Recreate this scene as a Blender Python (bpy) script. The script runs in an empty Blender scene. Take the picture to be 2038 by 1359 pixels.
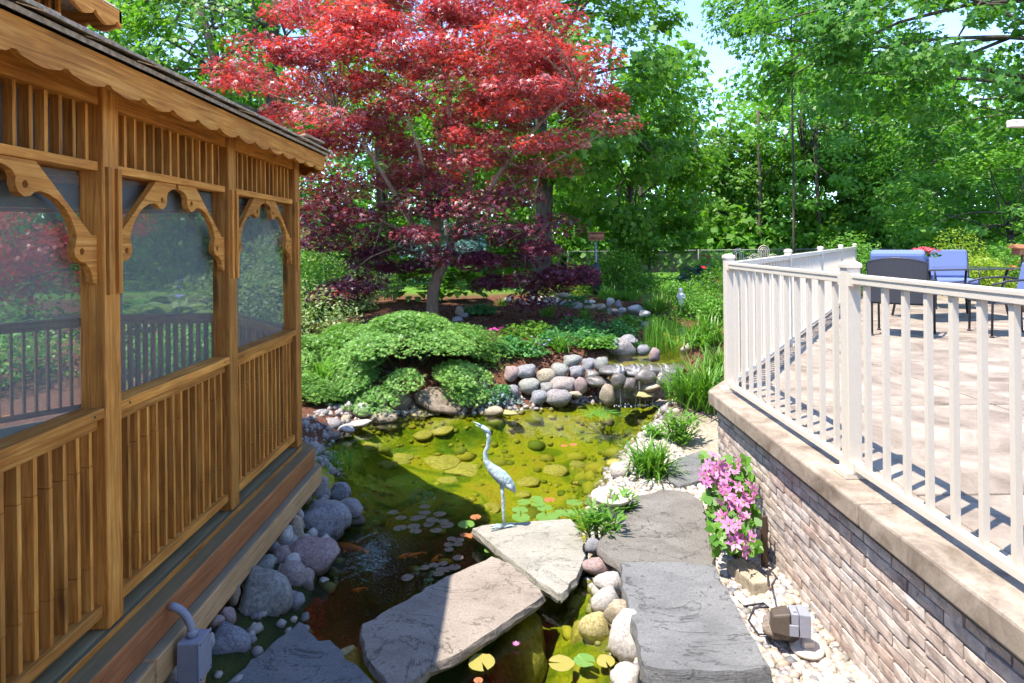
import bpy, math, random
import numpy as np
from mathutils import Vector, Matrix
R = math.radians
rng = np.random.default_rng(7)
random.seed(7)
scene = bpy.context.scene
COL = scene.collection

# ------------------------------------------------------------------ camera, sky, sun, exposure
EYE = 2.05
F_PX, CX, HY, ROLL = 1250.0, 1019.0, 481.0, 0.011     # lens of the photograph in its own pixels
cam_d = bpy.data.cameras.new('camera')
cam = bpy.data.objects.new('camera', cam_d); COL.objects.link(cam)
cam.location = (0, 0, EYE)
cam.rotation_euler = (R(90), ROLL, 0)
cam_d.sensor_width = 36.0
cam_d.lens = F_PX / 2038 * 36.0
cam_d.shift_y = -(679.5 - HY) / 2038
cam_d.clip_start = 0.05; cam_d.clip_end = 3000
scene.camera = cam

SUN_DIR = Vector((0.37, 0.24, -1.0)).normalized()
world = bpy.data.worlds.new('World'); scene.world = world; world.use_nodes = True
wn = world.node_tree
sky = wn.nodes.new('ShaderNodeTexSky'); sky.sky_type = 'NISHITA'; sky.sun_disc = False
sky.sun_elevation = R(66); sky.sun_rotation = R(237); sky.altitude = 2000
sky.air_density = 0.8; sky.dust_density = 0.0; sky.ozone_density = 6.0
bg = wn.nodes['Background']; bg.inputs['Strength'].default_value = 0.15
wn.links.new(sky.outputs[0], bg.inputs[0])
sun_d = bpy.data.lights.new('sun', 'SUN'); sun_d.energy = 2.0; sun_d.angle = R(0.55); sun_d.color = (1.0, 0.975, 0.93)
sun = bpy.data.objects.new('sun', sun_d); COL.objects.link(sun)
sun.rotation_euler = SUN_DIR.to_track_quat('-Z', 'Y').to_euler()
sun.location = (-5, -4, 12)
vs = scene.view_settings
vs.view_transform = 'Standard'; vs.look = 'None'; vs.exposure = 2.42; vs.gamma = 1.0; vs.use_curve_mapping = False
vs.use_white_balance = True; vs.white_balance_temperature = 7300; vs.white_balance_tint = 10
cy = scene.cycles
cy.use_denoising = True
cy.max_bounces = 8; cy.diffuse_bounces = 5; cy.glossy_bounces = 2; cy.transparent_max_bounces = 10; cy.transmission_bounces = 2
cy.use_adaptive_sampling = True; cy.adaptive_threshold = 0.02; cy.use_light_tree = False
cy.caustics_reflective = False; cy.caustics_refractive = False
cy.sample_clamp_indirect = 6

# ------------------------------------------------------------------ layout helpers
def P(u, v, Z=0.0):
    """where the ray through photo pixel (u, v) meets the level Z"""
    px, py = u - CX, v - HY
    wx = px - ROLL * py; wd = ROLL * px + py
    Y = (EYE - Z) * F_PX / wd
    return wx / F_PX * Y, Y
def PY(u, v, Y):
    """the point on that ray at distance Y"""
    px, py = u - CX, v - HY
    return (px - ROLL * py) / F_PX * Y, Y, EYE - (ROLL * px + py) / F_PX * Y

def S(t):
    t = np.clip(t, 0, 1); return t * t * (3 - 2 * t)
def poly_sd(px, py, poly):
    """signed distance to a polygon, negative inside"""
    poly = np.asarray(poly); n = len(poly)
    inside = np.zeros(px.shape, bool); d2 = np.full(px.shape, 1e9)
    for i in range(n):
        x0, y0 = poly[i]; x1, y1 = poly[(i + 1) % n]
        ex, ey = x1 - x0, y1 - y0
        t = np.clip(((px - x0) * ex + (py - y0) * ey) / (ex * ex + ey * ey + 1e-12), 0, 1)
        d2 = np.minimum(d2, (px - x0 - t * ex) ** 2 + (py - y0 - t * ey) ** 2)
        c = (y0 > py) != (y1 > py)
        xin = ex * (py - y0) / (ey if abs(ey) > 1e-9 else 1e-9) + x0
        inside ^= c & (px < xin)
    d = np.sqrt(d2)
    return np.where(inside, -d, d)

POND_PX = [(1262, 1359), (1215, 1240), (1195, 1130), (1180, 1060), (1185, 1000), (1222, 940), (1262, 885), (1318, 835),
           (1330, 805), (1290, 792), (1200, 795), (1110, 806), (1010, 815), (900, 822), (790, 826), (720, 838), (660, 872), (632, 890)]
POND = [(0.62, -1.5)] + [P(u, v) for u, v in POND_PX] + [(-1.75, 6.0), (-1.42, 5.0), (-1.32, 4.6), (-1.22, 3.9), (-1.15, 3.0), (-1.25, 2.0), (-1.3, -1.5)]
POOL_Z, CHAN_Z = 0.47, 0.655
POOL = [P(u, v, POOL_Z) for u, v in [(1212, 723), (1352, 723), (1362, 700), (1345, 680), (1300, 672), (1270, 690), (1225, 700)]]
CHAN = [P(u, v, CHAN_Z) for u, v in [(1345, 668), (1300, 655), (1250, 632), (1120, 616), (985, 612), (985, 604), (1080, 602), (1180, 606), (1290, 622), (1345, 640), (1375, 660)]]
def hfun(X, Y):
    X = np.asarray(X, float); Y = np.asarray(Y, float)
    h = 0.10 + 0.5 * S((Y - 7.3) / 1.7) + 0.17 * S((Y - 9.5) / 4)
    h = h + 0.25 * S((-X - 1.6) / 1.5) * S((Y - 5.0) / 2.0) * (1 - S((Y - 7.3) / 2.0))
    h = h + 0.30 * S((X - 1.0) / 1.2) * S((Y - 5.4) / 2.0) * (1 - S((Y - 7.3) / 2.5))
    h = h + 0.035 * np.sin(X * 1.7 + Y * 0.9) * S((Y - 8) / 3) * (1 - S((Y - 14) / 4)) + 0.012 * np.sin(X * 6.1) * np.cos(Y * 5.3)
    d = poly_sd(X, Y, POND)
    h = np.where(d < 0, -(0.32 + .30 * S((5.4 - Y) / 1.0) * S((.35 - X) / .5)) * S(-d / 0.6) - 0.02 * S(-d / .05), 0.0 + h * S((d + .03) / (0.22 + .45 * S((Y - 7.0) / .6))))
    h = h + np.where(d < -0.3, 0.05 * np.sin(X * 4.3 + 1) * np.sin(Y * 3.1), 0)
    for poly, z in ((POOL, POOL_Z), (CHAN, CHAN_Z)):
        ds = poly_sd(X, Y, poly)
        t = S((0.22 - ds) / 0.30)
        h = np.where(ds < 0.22, h * (1 - t) + np.minimum(h, z - 0.10) * t, h)
    return h
def G(u, v):
    """where the ray through photo pixel (u, v) meets the ground"""
    Z = 0.4
    for _ in range(25):
        x, y = P(u, v, Z); Z = 0.5 * Z + 0.5 * float(hfun(x, y))
    return x, y, float(hfun(x, y))

# ------------------------------------------------------------------ mesh helpers
def mesh_np(name, V, Fs, mats, mat_idx=None, smooth=False):
    """V (n,3); Fs (m,k) faces of one size"""
    V = np.ascontiguousarray(V, dtype=np.float32); Fs = np.ascontiguousarray(Fs, dtype=np.int32)
    m, k = Fs.shape
    me = bpy.data.meshes.new(name)
    me.vertices.add(len(V)); me.vertices.foreach_set('co', V.ravel())
    me.loops.add(m * k); me.loops.foreach_set('vertex_index', Fs.ravel())
    me.polygons.add(m); me.polygons.foreach_set('loop_start', np.arange(0, m * k, k, dtype=np.int32))
    if mat_idx is not None: me.polygons.foreach_set('material_index', np.ascontiguousarray(mat_idx, dtype=np.int32))
    if smooth: me.polygons.foreach_set('use_smooth', np.ones(m, bool))
    me.update(calc_edges=True)
    for mm in (mats if isinstance(mats, (list, tuple)) else [mats]): me.materials.append(mm)
    return me
class MB:
    """collects pieces into one mesh"""
    def __init__(s): s.v = []; s.f = []; s.sm = []
    def add(s, V, Fs, smooth=False):
        o = len(s.v); s.v += [tuple(map(float, p)) for p in V]
        s.f += [tuple(int(i) + o for i in f) for f in Fs]; s.sm += [smooth] * len(Fs); return s
    def box(s, x0, x1, y0, y1, z0, z1):
        V = [(x, y, z) for x in (x0, x1) for y in (y0, y1) for z in (z0, z1)]
        return s.add(V, [(0, 1, 3, 2), (4, 6, 7, 5), (0, 4, 5, 1), (2, 3, 7, 6), (0, 2, 6, 4), (1, 5, 7, 3)])
    def beam(s, a, b, w, h, up=(0, 0, 1)):
        """a bar from a to b, w across and h along up"""
        a = Vector(a); b = Vector(b); d = (b - a).normalized(); up = Vector(up)
        side = d.cross(up).normalized(); up2 = side.cross(d).normalized()
        V = [p + side * (i * w / 2) + up2 * (j * h / 2) for p in (a, b) for i, j in ((-1, -1), (1, -1), (1, 1), (-1, 1))]
        return s.add(V, [(0, 1, 2, 3), (7, 6, 5, 4), (0, 4, 5, 1), (1, 5, 6, 2), (2, 6, 7, 3), (3, 7, 4, 0)])
    def prism(s, pts, z0, z1, jit=0.0, r=None):
        n = len(pts)
        V = [(x, y, z0) for x, y in pts] + [(x, y, z1) for x, y in pts]
        return s.add(V, [tuple(range(n - 1, -1, -1)), tuple(range(n, 2 * n))] + [(i, (i + 1) % n, n + (i + 1) % n, n + i) for i in range(n)])
    def tube(s, pts, rad, n=8, cap=True, flat=1.0):
        pts = [Vector(p) for p in pts]; m = len(pts)
        rad = [rad] * m if isinstance(rad, (int, float)) else rad
        V = []; nrm = None
        for i, p in enumerate(pts):
            d = (pts[min(i + 1, m - 1)] - pts[max(i - 1, 0)]).normalized()
            if nrm is None:
                nrm = d.orthogonal().normalized()
            nrm = (nrm - d * nrm.dot(d)).normalized(); b = d.cross(nrm)
            for k in range(n):
                a = 2 * math.pi * k / n
                V.append(p + (nrm * math.cos(a) + b * math.sin(a) * flat) * rad[i])
        Fs = [(i * n + k, i * n + (k + 1) % n, (i + 1) * n + (k + 1) % n, (i + 1) * n + k) for i in range(m - 1) for k in range(n)]
        if cap: Fs += [tuple(range(n - 1, -1, -1)), tuple(range((m - 1) * n, m * n))]
        return s.add(V, Fs, True)
    def lathe(s, prof, n=20, c=(0, 0)):
        V = [(c[0] + r * math.cos(2 * math.pi * k / n), c[1] + r * math.sin(2 * math.pi * k / n), z) for r, z in prof for k in range(n)]
        m = len(prof)
        Fs = [(i * n + k, i * n + (k + 1) % n, (i + 1) * n + (k + 1) % n, (i + 1) * n + k) for i in range(m - 1) for k in range(n)]
        Fs += [tuple(range(n - 1, -1, -1)), tuple(range((m - 1) * n, m * n))]
        return s.add(V, Fs, True)
    def mesh(s, name, mats):
        me = bpy.data.meshes.new(name); me.from_pydata(s.v, [], s.f)
        me.polygons.foreach_set('use_smooth', s.sm)
        for mm in (mats if isinstance(mats, (list, tuple)) else [mats]): me.materials.append(mm)
        me.update(); return me
    def obj(s, name, mats, parent=None, bevel=0, loc=None, rz=0):
        return put(name, s.mesh(name, mats), parent, loc, rz, bevel)
def put(name, me, parent=None, loc=None, rz=0, bevel=0, scale=None, rot=None):
    o = bpy.data.objects.new(name, me); COL.objects.link(o)
    if parent is not None: o.parent = parent
    if loc is not None: o.location = loc
    if rot is not None: o.rotation_euler = rot
    elif rz: o.rotation_euler = (0, 0, rz)
    if scale is not None: o.scale = scale if hasattr(scale, '__len__') else (scale,) * 3
    if bevel:
        b = o.modifiers.new('bevel', 'BEVEL'); b.width = bevel; b.segments = 2; b.limit_method = 'ANGLE'
    return o
def tag(o, label, cat, group=None, kind=None):
    if label: o['label'] = label
    if cat: o['category'] = cat
    if group: o['group'] = group
    if kind: o['kind'] = kind
    return o
def thing(name, label, cat, loc=(0, 0, 0), rz=0, group=None):
    o = bpy.data.objects.new(name, None); COL.objects.link(o); o.location = loc; o.rotation_euler = (0, 0, rz); o.empty_display_size = .1
    return tag(o, label, cat, group)
def copy_tree(o, parent=None):
    c = o.copy(); COL.objects.link(c)
    if parent is not None: c.parent = parent
    for ch in o.children: copy_tree(ch, c)
    return c
def extrude_poly(pts, holes, t):
    """plate from a 2-D outline with round holes, thickness t along +y: returns verts (x, y, z) and faces"""
    import bmesh
    bm = bmesh.new()
    def loop(ps):
        vs_ = [bm.verts.new((x, 0, z)) for x, z in ps]
        return [bm.edges.new((vs_[i], vs_[(i + 1) % len(vs_)])) for i in range(len(vs_))]
    ed = loop(pts)
    for (hx, hz, r) in holes:
        ed += loop([(hx + r * math.cos(a * math.pi / 5), hz + r * math.sin(a * math.pi / 5)) for a in range(10)])
    bmesh.ops.triangle_fill(bm, use_beauty=True, edges=ed)
    g = bmesh.ops.extrude_face_region(bm, geom=list(bm.faces))
    for e in g['geom']:
        if isinstance(e, bmesh.types.BMVert): e.co.y += t
    bmesh.ops.recalc_face_normals(bm, faces=bm.faces)
    bm.verts.index_update()
    V = [tuple(v.co) for v in bm.verts]; Fs = [tuple(v.index for v in f.verts) for f in bm.faces]
    bm.free(); return V, Fs

# ------------------------------------------------------------------ materials
def new_mat(name):
    m = bpy.data.materials.new(name); m.use_nodes = True
    nt = m.node_tree; b = nt.nodes['Principled BSDF']; out = nt.nodes['Material Output']
    return m, nt, b, out
def N(nt, typ, **kw):
    n = nt.nodes.new(typ)
    for k, v in kw.items():
        if k in n.inputs.keys() if isinstance(k, str) else False: n.inputs[k].default_value = v
        else: setattr(n, k, v)
    return n
def L(nt, a, b): nt.links.new(a, b)
def ramp(nt, fac, stops):
    r = nt.nodes.new('ShaderNodeValToRGB'); e = r.color_ramp.elements
    while len(e) < len(stops): e.new(0.5)
    for i, (p, c) in enumerate(stops):
        e[i].position = p; e[i].color = (*c, 1)
    L(nt, fac, r.inputs[0]); return r.outputs[0]
def noise(nt, vec, scale, detail=4, rough=.55, dist=0):
    n = nt.nodes.new('ShaderNodeTexNoise'); n.inputs['Scale'].default_value = scale; n.inputs['Detail'].default_value = detail
    n.inputs['Roughness'].default_value = rough; n.inputs['Distortion'].default_value = dist
    if vec is not None: L(nt, vec, n.inputs['Vector'])
    return n.outputs['Fac']
def coords(nt, kind='Object', scale=(1, 1, 1), rot=(0, 0, 0), rand=False):
    tc = nt.nodes.new('ShaderNodeTexCoord'); mp = nt.nodes.new('ShaderNodeMapping')
    mp.inputs['Scale'].default_value = scale; mp.inputs['Rotation'].default_value = rot
    L(nt, tc.outputs[kind], mp.inputs[0])
    if rand:
        oi = nt.nodes.new('ShaderNodeObjectInfo'); mu = nt.nodes.new('ShaderNodeMath'); mu.operation = 'MULTIPLY'; mu.inputs[1].default_value = 37.0
        L(nt, oi.outputs['Random'], mu.inputs[0])
        cb = nt.nodes.new('ShaderNodeCombineXYZ')
        for i in range(3): L(nt, mu.outputs[0], cb.inputs[i])
        L(nt, cb.outputs[0], mp.inputs['Location'])
    return mp.outputs[0]
def bump(nt, b, h, strength=.3, dist=.01):
    n = nt.nodes.new('ShaderNodeBump'); n.inputs['Strength'].default_value = strength; n.inputs['Distance'].default_value = dist
    L(nt, h, n.inputs['Height']); L(nt, n.outputs[0], b.inputs['Normal']); return n
def mixc(nt, fac, a, b_, mode='MIX'):
    m = nt.nodes.new('ShaderNodeMix'); m.data_type = 'RGBA'; m.blend_type = mode
    for idx, x in ((0, fac), (6, a), (7, b_)):
        if isinstance(x, (int, float)): m.inputs[idx].default_value = x
        elif isinstance(x, tuple): m.inputs[idx].default_value = (*x, 1)
        else: L(nt, x, m.inputs[idx])
    return m.outputs[2]
def plain(name, col, rough=.5, metal=0, var=.15, scale=30, bmp=.1, spec=.5):
    m, nt, b, out = new_mat(name)
    c = coords(nt, 'Object', rand=True); n1 = noise(nt, c, scale, 5)
    lo = tuple(x * (1 - var) for x in col); hi = tuple(min(1, x * (1 + var)) for x in col)
    L(nt, ramp(nt, n1, [(.3, lo), (.7, hi)]), b.inputs['Base Color'])
    b.inputs['Roughness'].default_value = rough; b.inputs['Metallic'].default_value = metal
    b.inputs['Specular IOR Level'].default_value = spec
    if bmp: bump(nt, b, n1, bmp, .004)
    return m
def wood(name, dark, mid, light, axis='z', weather=None, rough=.62):
    """grain runs along the axis; weather = colour of the greyed upper side"""
    m, nt, b, out = new_mat(name)
    sc = {'z': (26, 26, 1.3), 'y': (26, 1.3, 26), 'x': (1.3, 26, 26)}[axis]
    c = coords(nt, 'Object', sc, rand=True)
    g = noise(nt, c, 2.2, 6, .65, .8); c2 = coords(nt, 'Object', (1, 1, 1), rand=True); bl = noise(nt, c2, 3.5, 4)
    col = ramp(nt, g, [(.25, dark), (.5, mid), (.75, light)])
    col = mixc(nt, ramp(nt, bl, [(.3, (0, 0, 0)), (.75, (1, 1, 1))]), col, mixc(nt, .55, col, dark), 'MIX')
    kn = noise(nt, coords(nt, 'Object', {'z': (9, 9, 2.2), 'y': (9, 2.2, 9), 'x': (2.2, 9, 9)}[axis], rand=True), 1.3, 2, .4)
    col = mixc(nt, ramp(nt, kn, [(.69, (0, 0, 0)), (.78, (.75, .75, .75))]), col, tuple(x * .6 for x in dark))
    oi = nt.nodes.new('ShaderNodeObjectInfo')
    hs = nt.nodes.new('ShaderNodeHueSaturation'); mr = nt.nodes.new('ShaderNodeMapRange'); mr.inputs[3].default_value = .72; mr.inputs[4].default_value = 1.22
    L(nt, oi.outputs['Random'], mr.inputs[0]); L(nt, mr.outputs[0], hs.inputs['Value']); L(nt, col, hs.inputs['Color']); col = hs.outputs[0]
    if weather:
        ge = nt.nodes.new('ShaderNodeNewGeometry'); sx = nt.nodes.new('ShaderNodeSeparateXYZ'); L(nt, ge.outputs['Normal'], sx.inputs[0])
        up = ramp(nt, sx.outputs[2], [(.55, (0, 0, 0)), (.9, (1, 1, 1))])
        wc = ramp(nt, g, [(.3, tuple(x * .6 for x in weather)), (.7, weather)])
        col = mixc(nt, up, col, wc)
    L(nt, col, b.inputs['Base Color']); b.inputs['Roughness'].default_value = rough; b.inputs['Specular IOR Level'].default_value = .3
    bump(nt, b, g, .35, .003); return m
def stone(name, cols, scale=7, rough=.75, bmp=.5, speck=.5, objrand=True, wet=False, wetline=True, crack=.6):
    m, nt, b, out = new_mat(name)
    c = coords(nt, 'Object', rand=True)
    oi = nt.nodes.new('ShaderNodeObjectInfo'); base = ramp(nt, oi.outputs['Random'], [(i / max(1, len(cols) - 1), cc) for i, cc in enumerate(cols)])
    n1 = noise(nt, c, scale, 7, .65, .6); n2 = noise(nt, c, scale * 14, 3, .7)
    col = mixc(nt, ramp(nt, n1, [(.3, (0, 0, 0)), (.7, (1, 1, 1))]), mixc(nt, 1.0, base, (.42, .40, .40), 'MULTIPLY'), mixc(nt, .22, base, (.75, .70, .64)))
    col = mixc(nt, ramp(nt, n2, [(.45, (0, 0, 0)), (.75, (speck, speck, speck))]), col, mixc(nt, 1.0, col, (.45, .42, .42), 'MULTIPLY'))
    ck = noise(nt, c, scale * .55, 5, .6, 1.2)                                       # veins and hairline cracks
    col = mixc(nt, ramp(nt, ck, [(.485, (0, 0, 0)), (.5, (crack, crack, crack)), (.515, (0, 0, 0))]), col, mixc(nt, 1.0, col, (.4, .38, .36), 'MULTIPLY'))
    ge = nt.nodes.new('ShaderNodeNewGeometry'); sz_ = nt.nodes.new('ShaderNodeSeparateXYZ'); L(nt, ge.outputs['Position'], sz_.inputs[0])
    wt = ramp(nt, sz_.outputs[2], [(.0, (1, 1, 1)), (.035, (1, 1, 1)), (.06, (0, 0, 0))])  # stone wetted by the pond
    if wetline: col = mixc(nt, wt, col, mixc(nt, 1.0, col, (.52, .50, .42), 'MULTIPLY'))
    L(nt, col, b.inputs['Base Color']); b.inputs['Roughness'].default_value = rough; b.inputs['Specular IOR Level'].default_value = .6 if wet else .35
    ad = nt.nodes.new('ShaderNodeMath'); ad.operation = 'MULTIPLY_ADD'; ad.inputs[1].default_value = .25
    L(nt, n2, ad.inputs[0]); L(nt, n1, ad.inputs[2]); bump(nt, b, ad.outputs[0], bmp, .012); return m
def leaf_mat(name, cols, trans=.4, rough=.45, gloss=.35, tcol=None):
    """leaf colour differs from leaf to leaf; light passes through the blade"""
    m, nt, b, out = new_mat(name)
    ge = nt.nodes.new('ShaderNodeNewGeometry')
    c = coords(nt, 'Object'); big = noise(nt, c, 1.1, 3)
    ad = nt.nodes.new('ShaderNodeMath'); ad.operation = 'MULTIPLY_ADD'; ad.inputs[1].default_value = .55
    su = nt.nodes.new('ShaderNodeMath'); su.operation = 'SUBTRACT'; L(nt, big, su.inputs[0]); su.inputs[1].default_value = .28
    L(nt, ge.outputs['Random Per Island'], ad.inputs[0]); L(nt, su.outputs[0], ad.inputs[2])
    col = ramp(nt, ad.outputs[0], [(i / max(1, len(cols) - 1), cc) for i, cc in enumerate(cols)])
    L(nt, col, b.inputs['Base Color']); b.inputs['Roughness'].default_value = rough; b.inputs['Specular IOR Level'].default_value = gloss
    tr = nt.nodes.new('ShaderNodeBsdfTranslucent')
    L(nt, mixc(nt, 1.0, col, tcol or (1.5, 1.6, .7), 'MULTIPLY'), tr.inputs[0])
    mx = nt.nodes.new('ShaderNodeMixShader'); mx.inputs[0].default_value = trans
    L(nt, b.outputs[0], mx.inputs[1]); L(nt, tr.outputs[0], mx.inputs[2]); L(nt, mx.outputs[0], out.inputs[0]); return m

M = {}
CD, CM_, CL = (.19, .058, .012), (.63, .235, .040), (.87, .45, .12)
M['cedar_z'] = wood('cedar upright', CD, CM_, CL, 'z')
M['cedar_y'] = wood('cedar along', CD, CM_, CL, 'y', weather=(.15, .13, .08))
M['cedar_x'] = wood('cedar across', CD, CM_, CL, 'x')
M['skirt'] = wood('red stained board', (.20, .065, .025), (.44, .16, .058), (.55, .235, .095), 'y', weather=(.22, .17, .09))
M['timber'] = wood('pale timber', (.30, .16, .065), (.55, .33, .16), (.66, .43, .24), 'y', weather=(.27, .22, .14))
M['deck'] = wood('weathered deck', (.11, .085, .045), (.19, .15, .08), (.25, .20, .11), 'y')
M['dark_wood'] = wood('dark brown wood', (.05, .03, .02), (.11, .07, .045), (.16, .1, .06), 'z')  # darker brown wood for backing boards, poles, stakes and stems
M['shingle'] = plain('shingle', (.34, .25, .175), .95, var=.5, scale=45, bmp=.6)
M['white_metal'] = plain('white painted metal', (.62, .555, .465), .42, var=.03, scale=60, bmp=.03)
M['iron'] = plain('dark iron', (.030, .030, .040), .45, .3, .2, 60, .05)
M['mesh_weave'] = plain('dark woven mesh', (.055, .058, .07), .6, .2, .4, 260, .5)
M['cushion'] = plain('blue cushion fabric', (.12, .17, .36), .9, var=.08, scale=220, bmp=.2)
M['navy'] = plain('navy vase', (.03, .05, .13), .25, var=.1)
M['grey_box'] = plain('grey enclosure', (.25, .26, .31), .5, var=.06, scale=40)
M['dark_box'] = plain('bronze housing', (.10, .078, .06), .5, .2, .15, 40)
M['cable'] = plain('black cable', (.02, .02, .025), .45)
M['statue'] = plain('verdigris white paint', (.52, .66, .70), .5, var=.22, scale=55, bmp=.6)
M['white_stone'] = plain('white cast stone', (.62, .60, .57), .8, var=.15, scale=40, bmp=.4)
M['aged_white'] = plain('aged white stone', (.55, .49, .43), .85, var=.3, scale=18, bmp=.5)
def statue_mat():
    m, nt, b, out = new_mat('verdigris white paint')
    c = coords(nt, 'Object'); vo = nt.nodes.new('ShaderNodeTexVoronoi'); vo.inputs['Scale'].default_value = 70; L(nt, coords(nt, 'Object', (1, 1, .6)), vo.inputs['Vector'])
    n1 = noise(nt, c, 26, 5, .7); n2 = noise(nt, c, 140, 3, .7)
    col = ramp(nt, n1, [(.32, (.26, .38, .40)), (.5, (.46, .58, .61)), (.7, (.62, .70, .71))])
    col = mixc(nt, ramp(nt, vo.outputs['Distance'], [(.25, (0, 0, 0)), (.7, (.55, .55, .55))]), col, (.22, .32, .34))
    L(nt, col, b.inputs['Base Color']); b.inputs['Roughness'].default_value = .55
    ad = nt.nodes.new('ShaderNodeMath'); ad.operation = 'MULTIPLY_ADD'; ad.inputs[1].default_value = -1; L(nt, vo.outputs['Distance'], ad.inputs[0]); L(nt, n2, ad.inputs[2])
    bump(nt, b, ad.outputs[0], .6, .006); return m
M['statue'] = statue_mat()
M['fence_grey'] = plain('dull galvanised wire', (.13, .135, .135), .6, .3, .2, 30)
M['bark'] = None
def bark_mat(name, d, l, sc=9):
    m, nt, b, out = new_mat(name)
    c = coords(nt, 'Object', (sc, sc, sc * .18)); n1 = noise(nt, c, 2, 6, .7, 1.0)
    L(nt, ramp(nt, n1, [(.3, d), (.7, l)]), b.inputs['Base Color']); b.inputs['Roughness'].default_value = .95; b.inputs['Specular IOR Level'].default_value = .1
    bump(nt, b, n1, .9, .03); return m
M['bark'] = bark_mat('grey bark', (.045, .038, .03), (.14, .12, .095))
M['maple_bark'] = bark_mat('smooth tan bark', (.16, .10, .065), (.33, .23, .155), 14)
M['boulder'] = stone('boulder grey pink', [(.30, .27, .28), (.24, .26, .30), (.36, .29, .27), (.27, .27, .25), (.33, .30, .31), (.22, .22, .24)])
M['boulder_blue'] = stone('boulder blue grey', [(.25, .27, .32), (.21, .24, .29), (.30, .31, .34)])
M['boulder_pink'] = stone('boulder pink', [(.42, .28, .26), (.36, .24, .24), (.45, .33, .30)])
M['boulder_green'] = stone('boulder green grey', [(.25, .28, .26), (.29, .31, .28)])
M['boulder_white'] = stone('boulder white', [(.66, .62, .57), (.60, .55, .50), (.70, .66, .62)], speck=.35)
M['boulder_tan'] = stone('boulder tan', [(.44, .35, .22), (.50, .42, .28), (.40, .33, .24)])
M['boulder_brown'] = stone('boulder brown', [(.24, .17, .11), (.20, .15, .11), (.27, .20, .13)])
M['boulder_wet'] = stone('boulder wet dark', [(.10, .10, .11), (.13, .12, .11), (.12, .09, .08)], rough=.2, wet=True)
M['boulder_algae'] = stone('boulder algae', [(.44, .36, .08), (.55, .45, .15), (.36, .33, .07)], bmp=.4, wetline=False)
M['flag_pale'] = stone('pale flagstone', [(.50, .47, .41), (.47, .45, .40)], scale=2.2, bmp=.35, speck=.3)
M['flag_grey'] = stone('grey flagstone', [(.20, .21, .225), (.24, .25, .26)], scale=2.4, bmp=.35, speck=.3)
M['flag_warm'] = stone('warm flagstone', [(.47, .42, .36), (.46, .41, .36)], scale=2.0, bmp=.4, speck=.35)
def flag_mat(name, lo, mid, hi, rot):
    m, nt, b, out = new_mat(name)
    c = coords(nt, 'Object', (2.0, 3.4, 16), (0, 0, rot), rand=True); c2 = coords(nt, 'Object', rand=True)
    st = noise(nt, c, 1.6, 10, .75, .25); bl = noise(nt, c2, 2.4, 5, .6, .5); fi = noise(nt, c2, 70, 4, .7); sp_ = noise(nt, c2, 9, 3, .8)
    col = ramp(nt, st, [(.28, lo), (.5, mid), (.74, hi)])
    col = mixc(nt, ramp(nt, bl, [(.35, (0, 0, 0)), (.7, (.7, .7, .7))]), col, mixc(nt, .5, col, lo))
    col = mixc(nt, ramp(nt, fi, [(.48, (0, 0, 0)), (.66, (.75, .75, .75))]), col, lo)
    ck = noise(nt, c2, 1.7, 6, .6, .6); col = mixc(nt, ramp(nt, ck, [(.492, (0, 0, 0)), (.5, (.8, .8, .8)), (.508, (0, 0, 0))]), col, tuple(x * .4 for x in lo))
    pt = noise(nt, c2, 26, 2, .5); col = mixc(nt, ramp(nt, pt, [(.66, (0, 0, 0)), (.7, (.6, .6, .6))]), col, tuple(x * .6 for x in lo))
    col = mixc(nt, ramp(nt, sp_, [(.66, (0, 0, 0)), (.72, (.35, .35, .35))]), col, tuple(x * .45 for x in lo))
    L(nt, col, b.inputs['Base Color']); b.inputs['Roughness'].default_value = .8; b.inputs['Specular IOR Level'].default_value = .3
    ad = nt.nodes.new('ShaderNodeMath'); ad.operation = 'MULTIPLY_ADD'; ad.inputs[1].default_value = .3; L(nt, fi, ad.inputs[0]); L(nt, st, ad.inputs[2])
    bump(nt, b, ad.outputs[0], .9, .014); return m
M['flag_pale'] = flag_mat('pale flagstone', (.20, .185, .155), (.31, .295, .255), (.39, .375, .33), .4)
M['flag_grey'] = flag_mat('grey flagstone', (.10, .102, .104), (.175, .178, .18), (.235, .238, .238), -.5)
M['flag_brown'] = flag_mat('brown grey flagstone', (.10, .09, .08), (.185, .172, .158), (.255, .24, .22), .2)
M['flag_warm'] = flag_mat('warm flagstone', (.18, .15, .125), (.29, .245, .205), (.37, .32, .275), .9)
M['concrete'] = stone('tan concrete', [(.37, .285, .205), (.33, .26, .19)], crack=.15, scale=5, bmp=.25, speck=.35)
M['stamped'] = stone('stamped patio concrete', [(.31, .235, .175), (.30, .23, .17), (.325, .25, .185)], scale=2.5, bmp=.12, speck=.35, wetline=False, crack=.0)
M['mortar'] = plain('mortar', (.20, .185, .17), .95, var=.3, scale=50, bmp=.4)
M['brick'] = stone('weathered brick', [(.64, .49, .41), (.66, .55, .47), (.62, .45, .37), (.69, .60, .53), (.60, .53, .49), (.66, .52, .44)], scale=9, bmp=.25, speck=.3, wetline=False)
M['flashing'] = plain('black flashing', (.035, .035, .04), .6, var=.4, scale=20)
M['rust_brick'] = plain('rust brown board', (.20, .11, .07), .8, var=.4, scale=20, bmp=.4)

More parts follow.
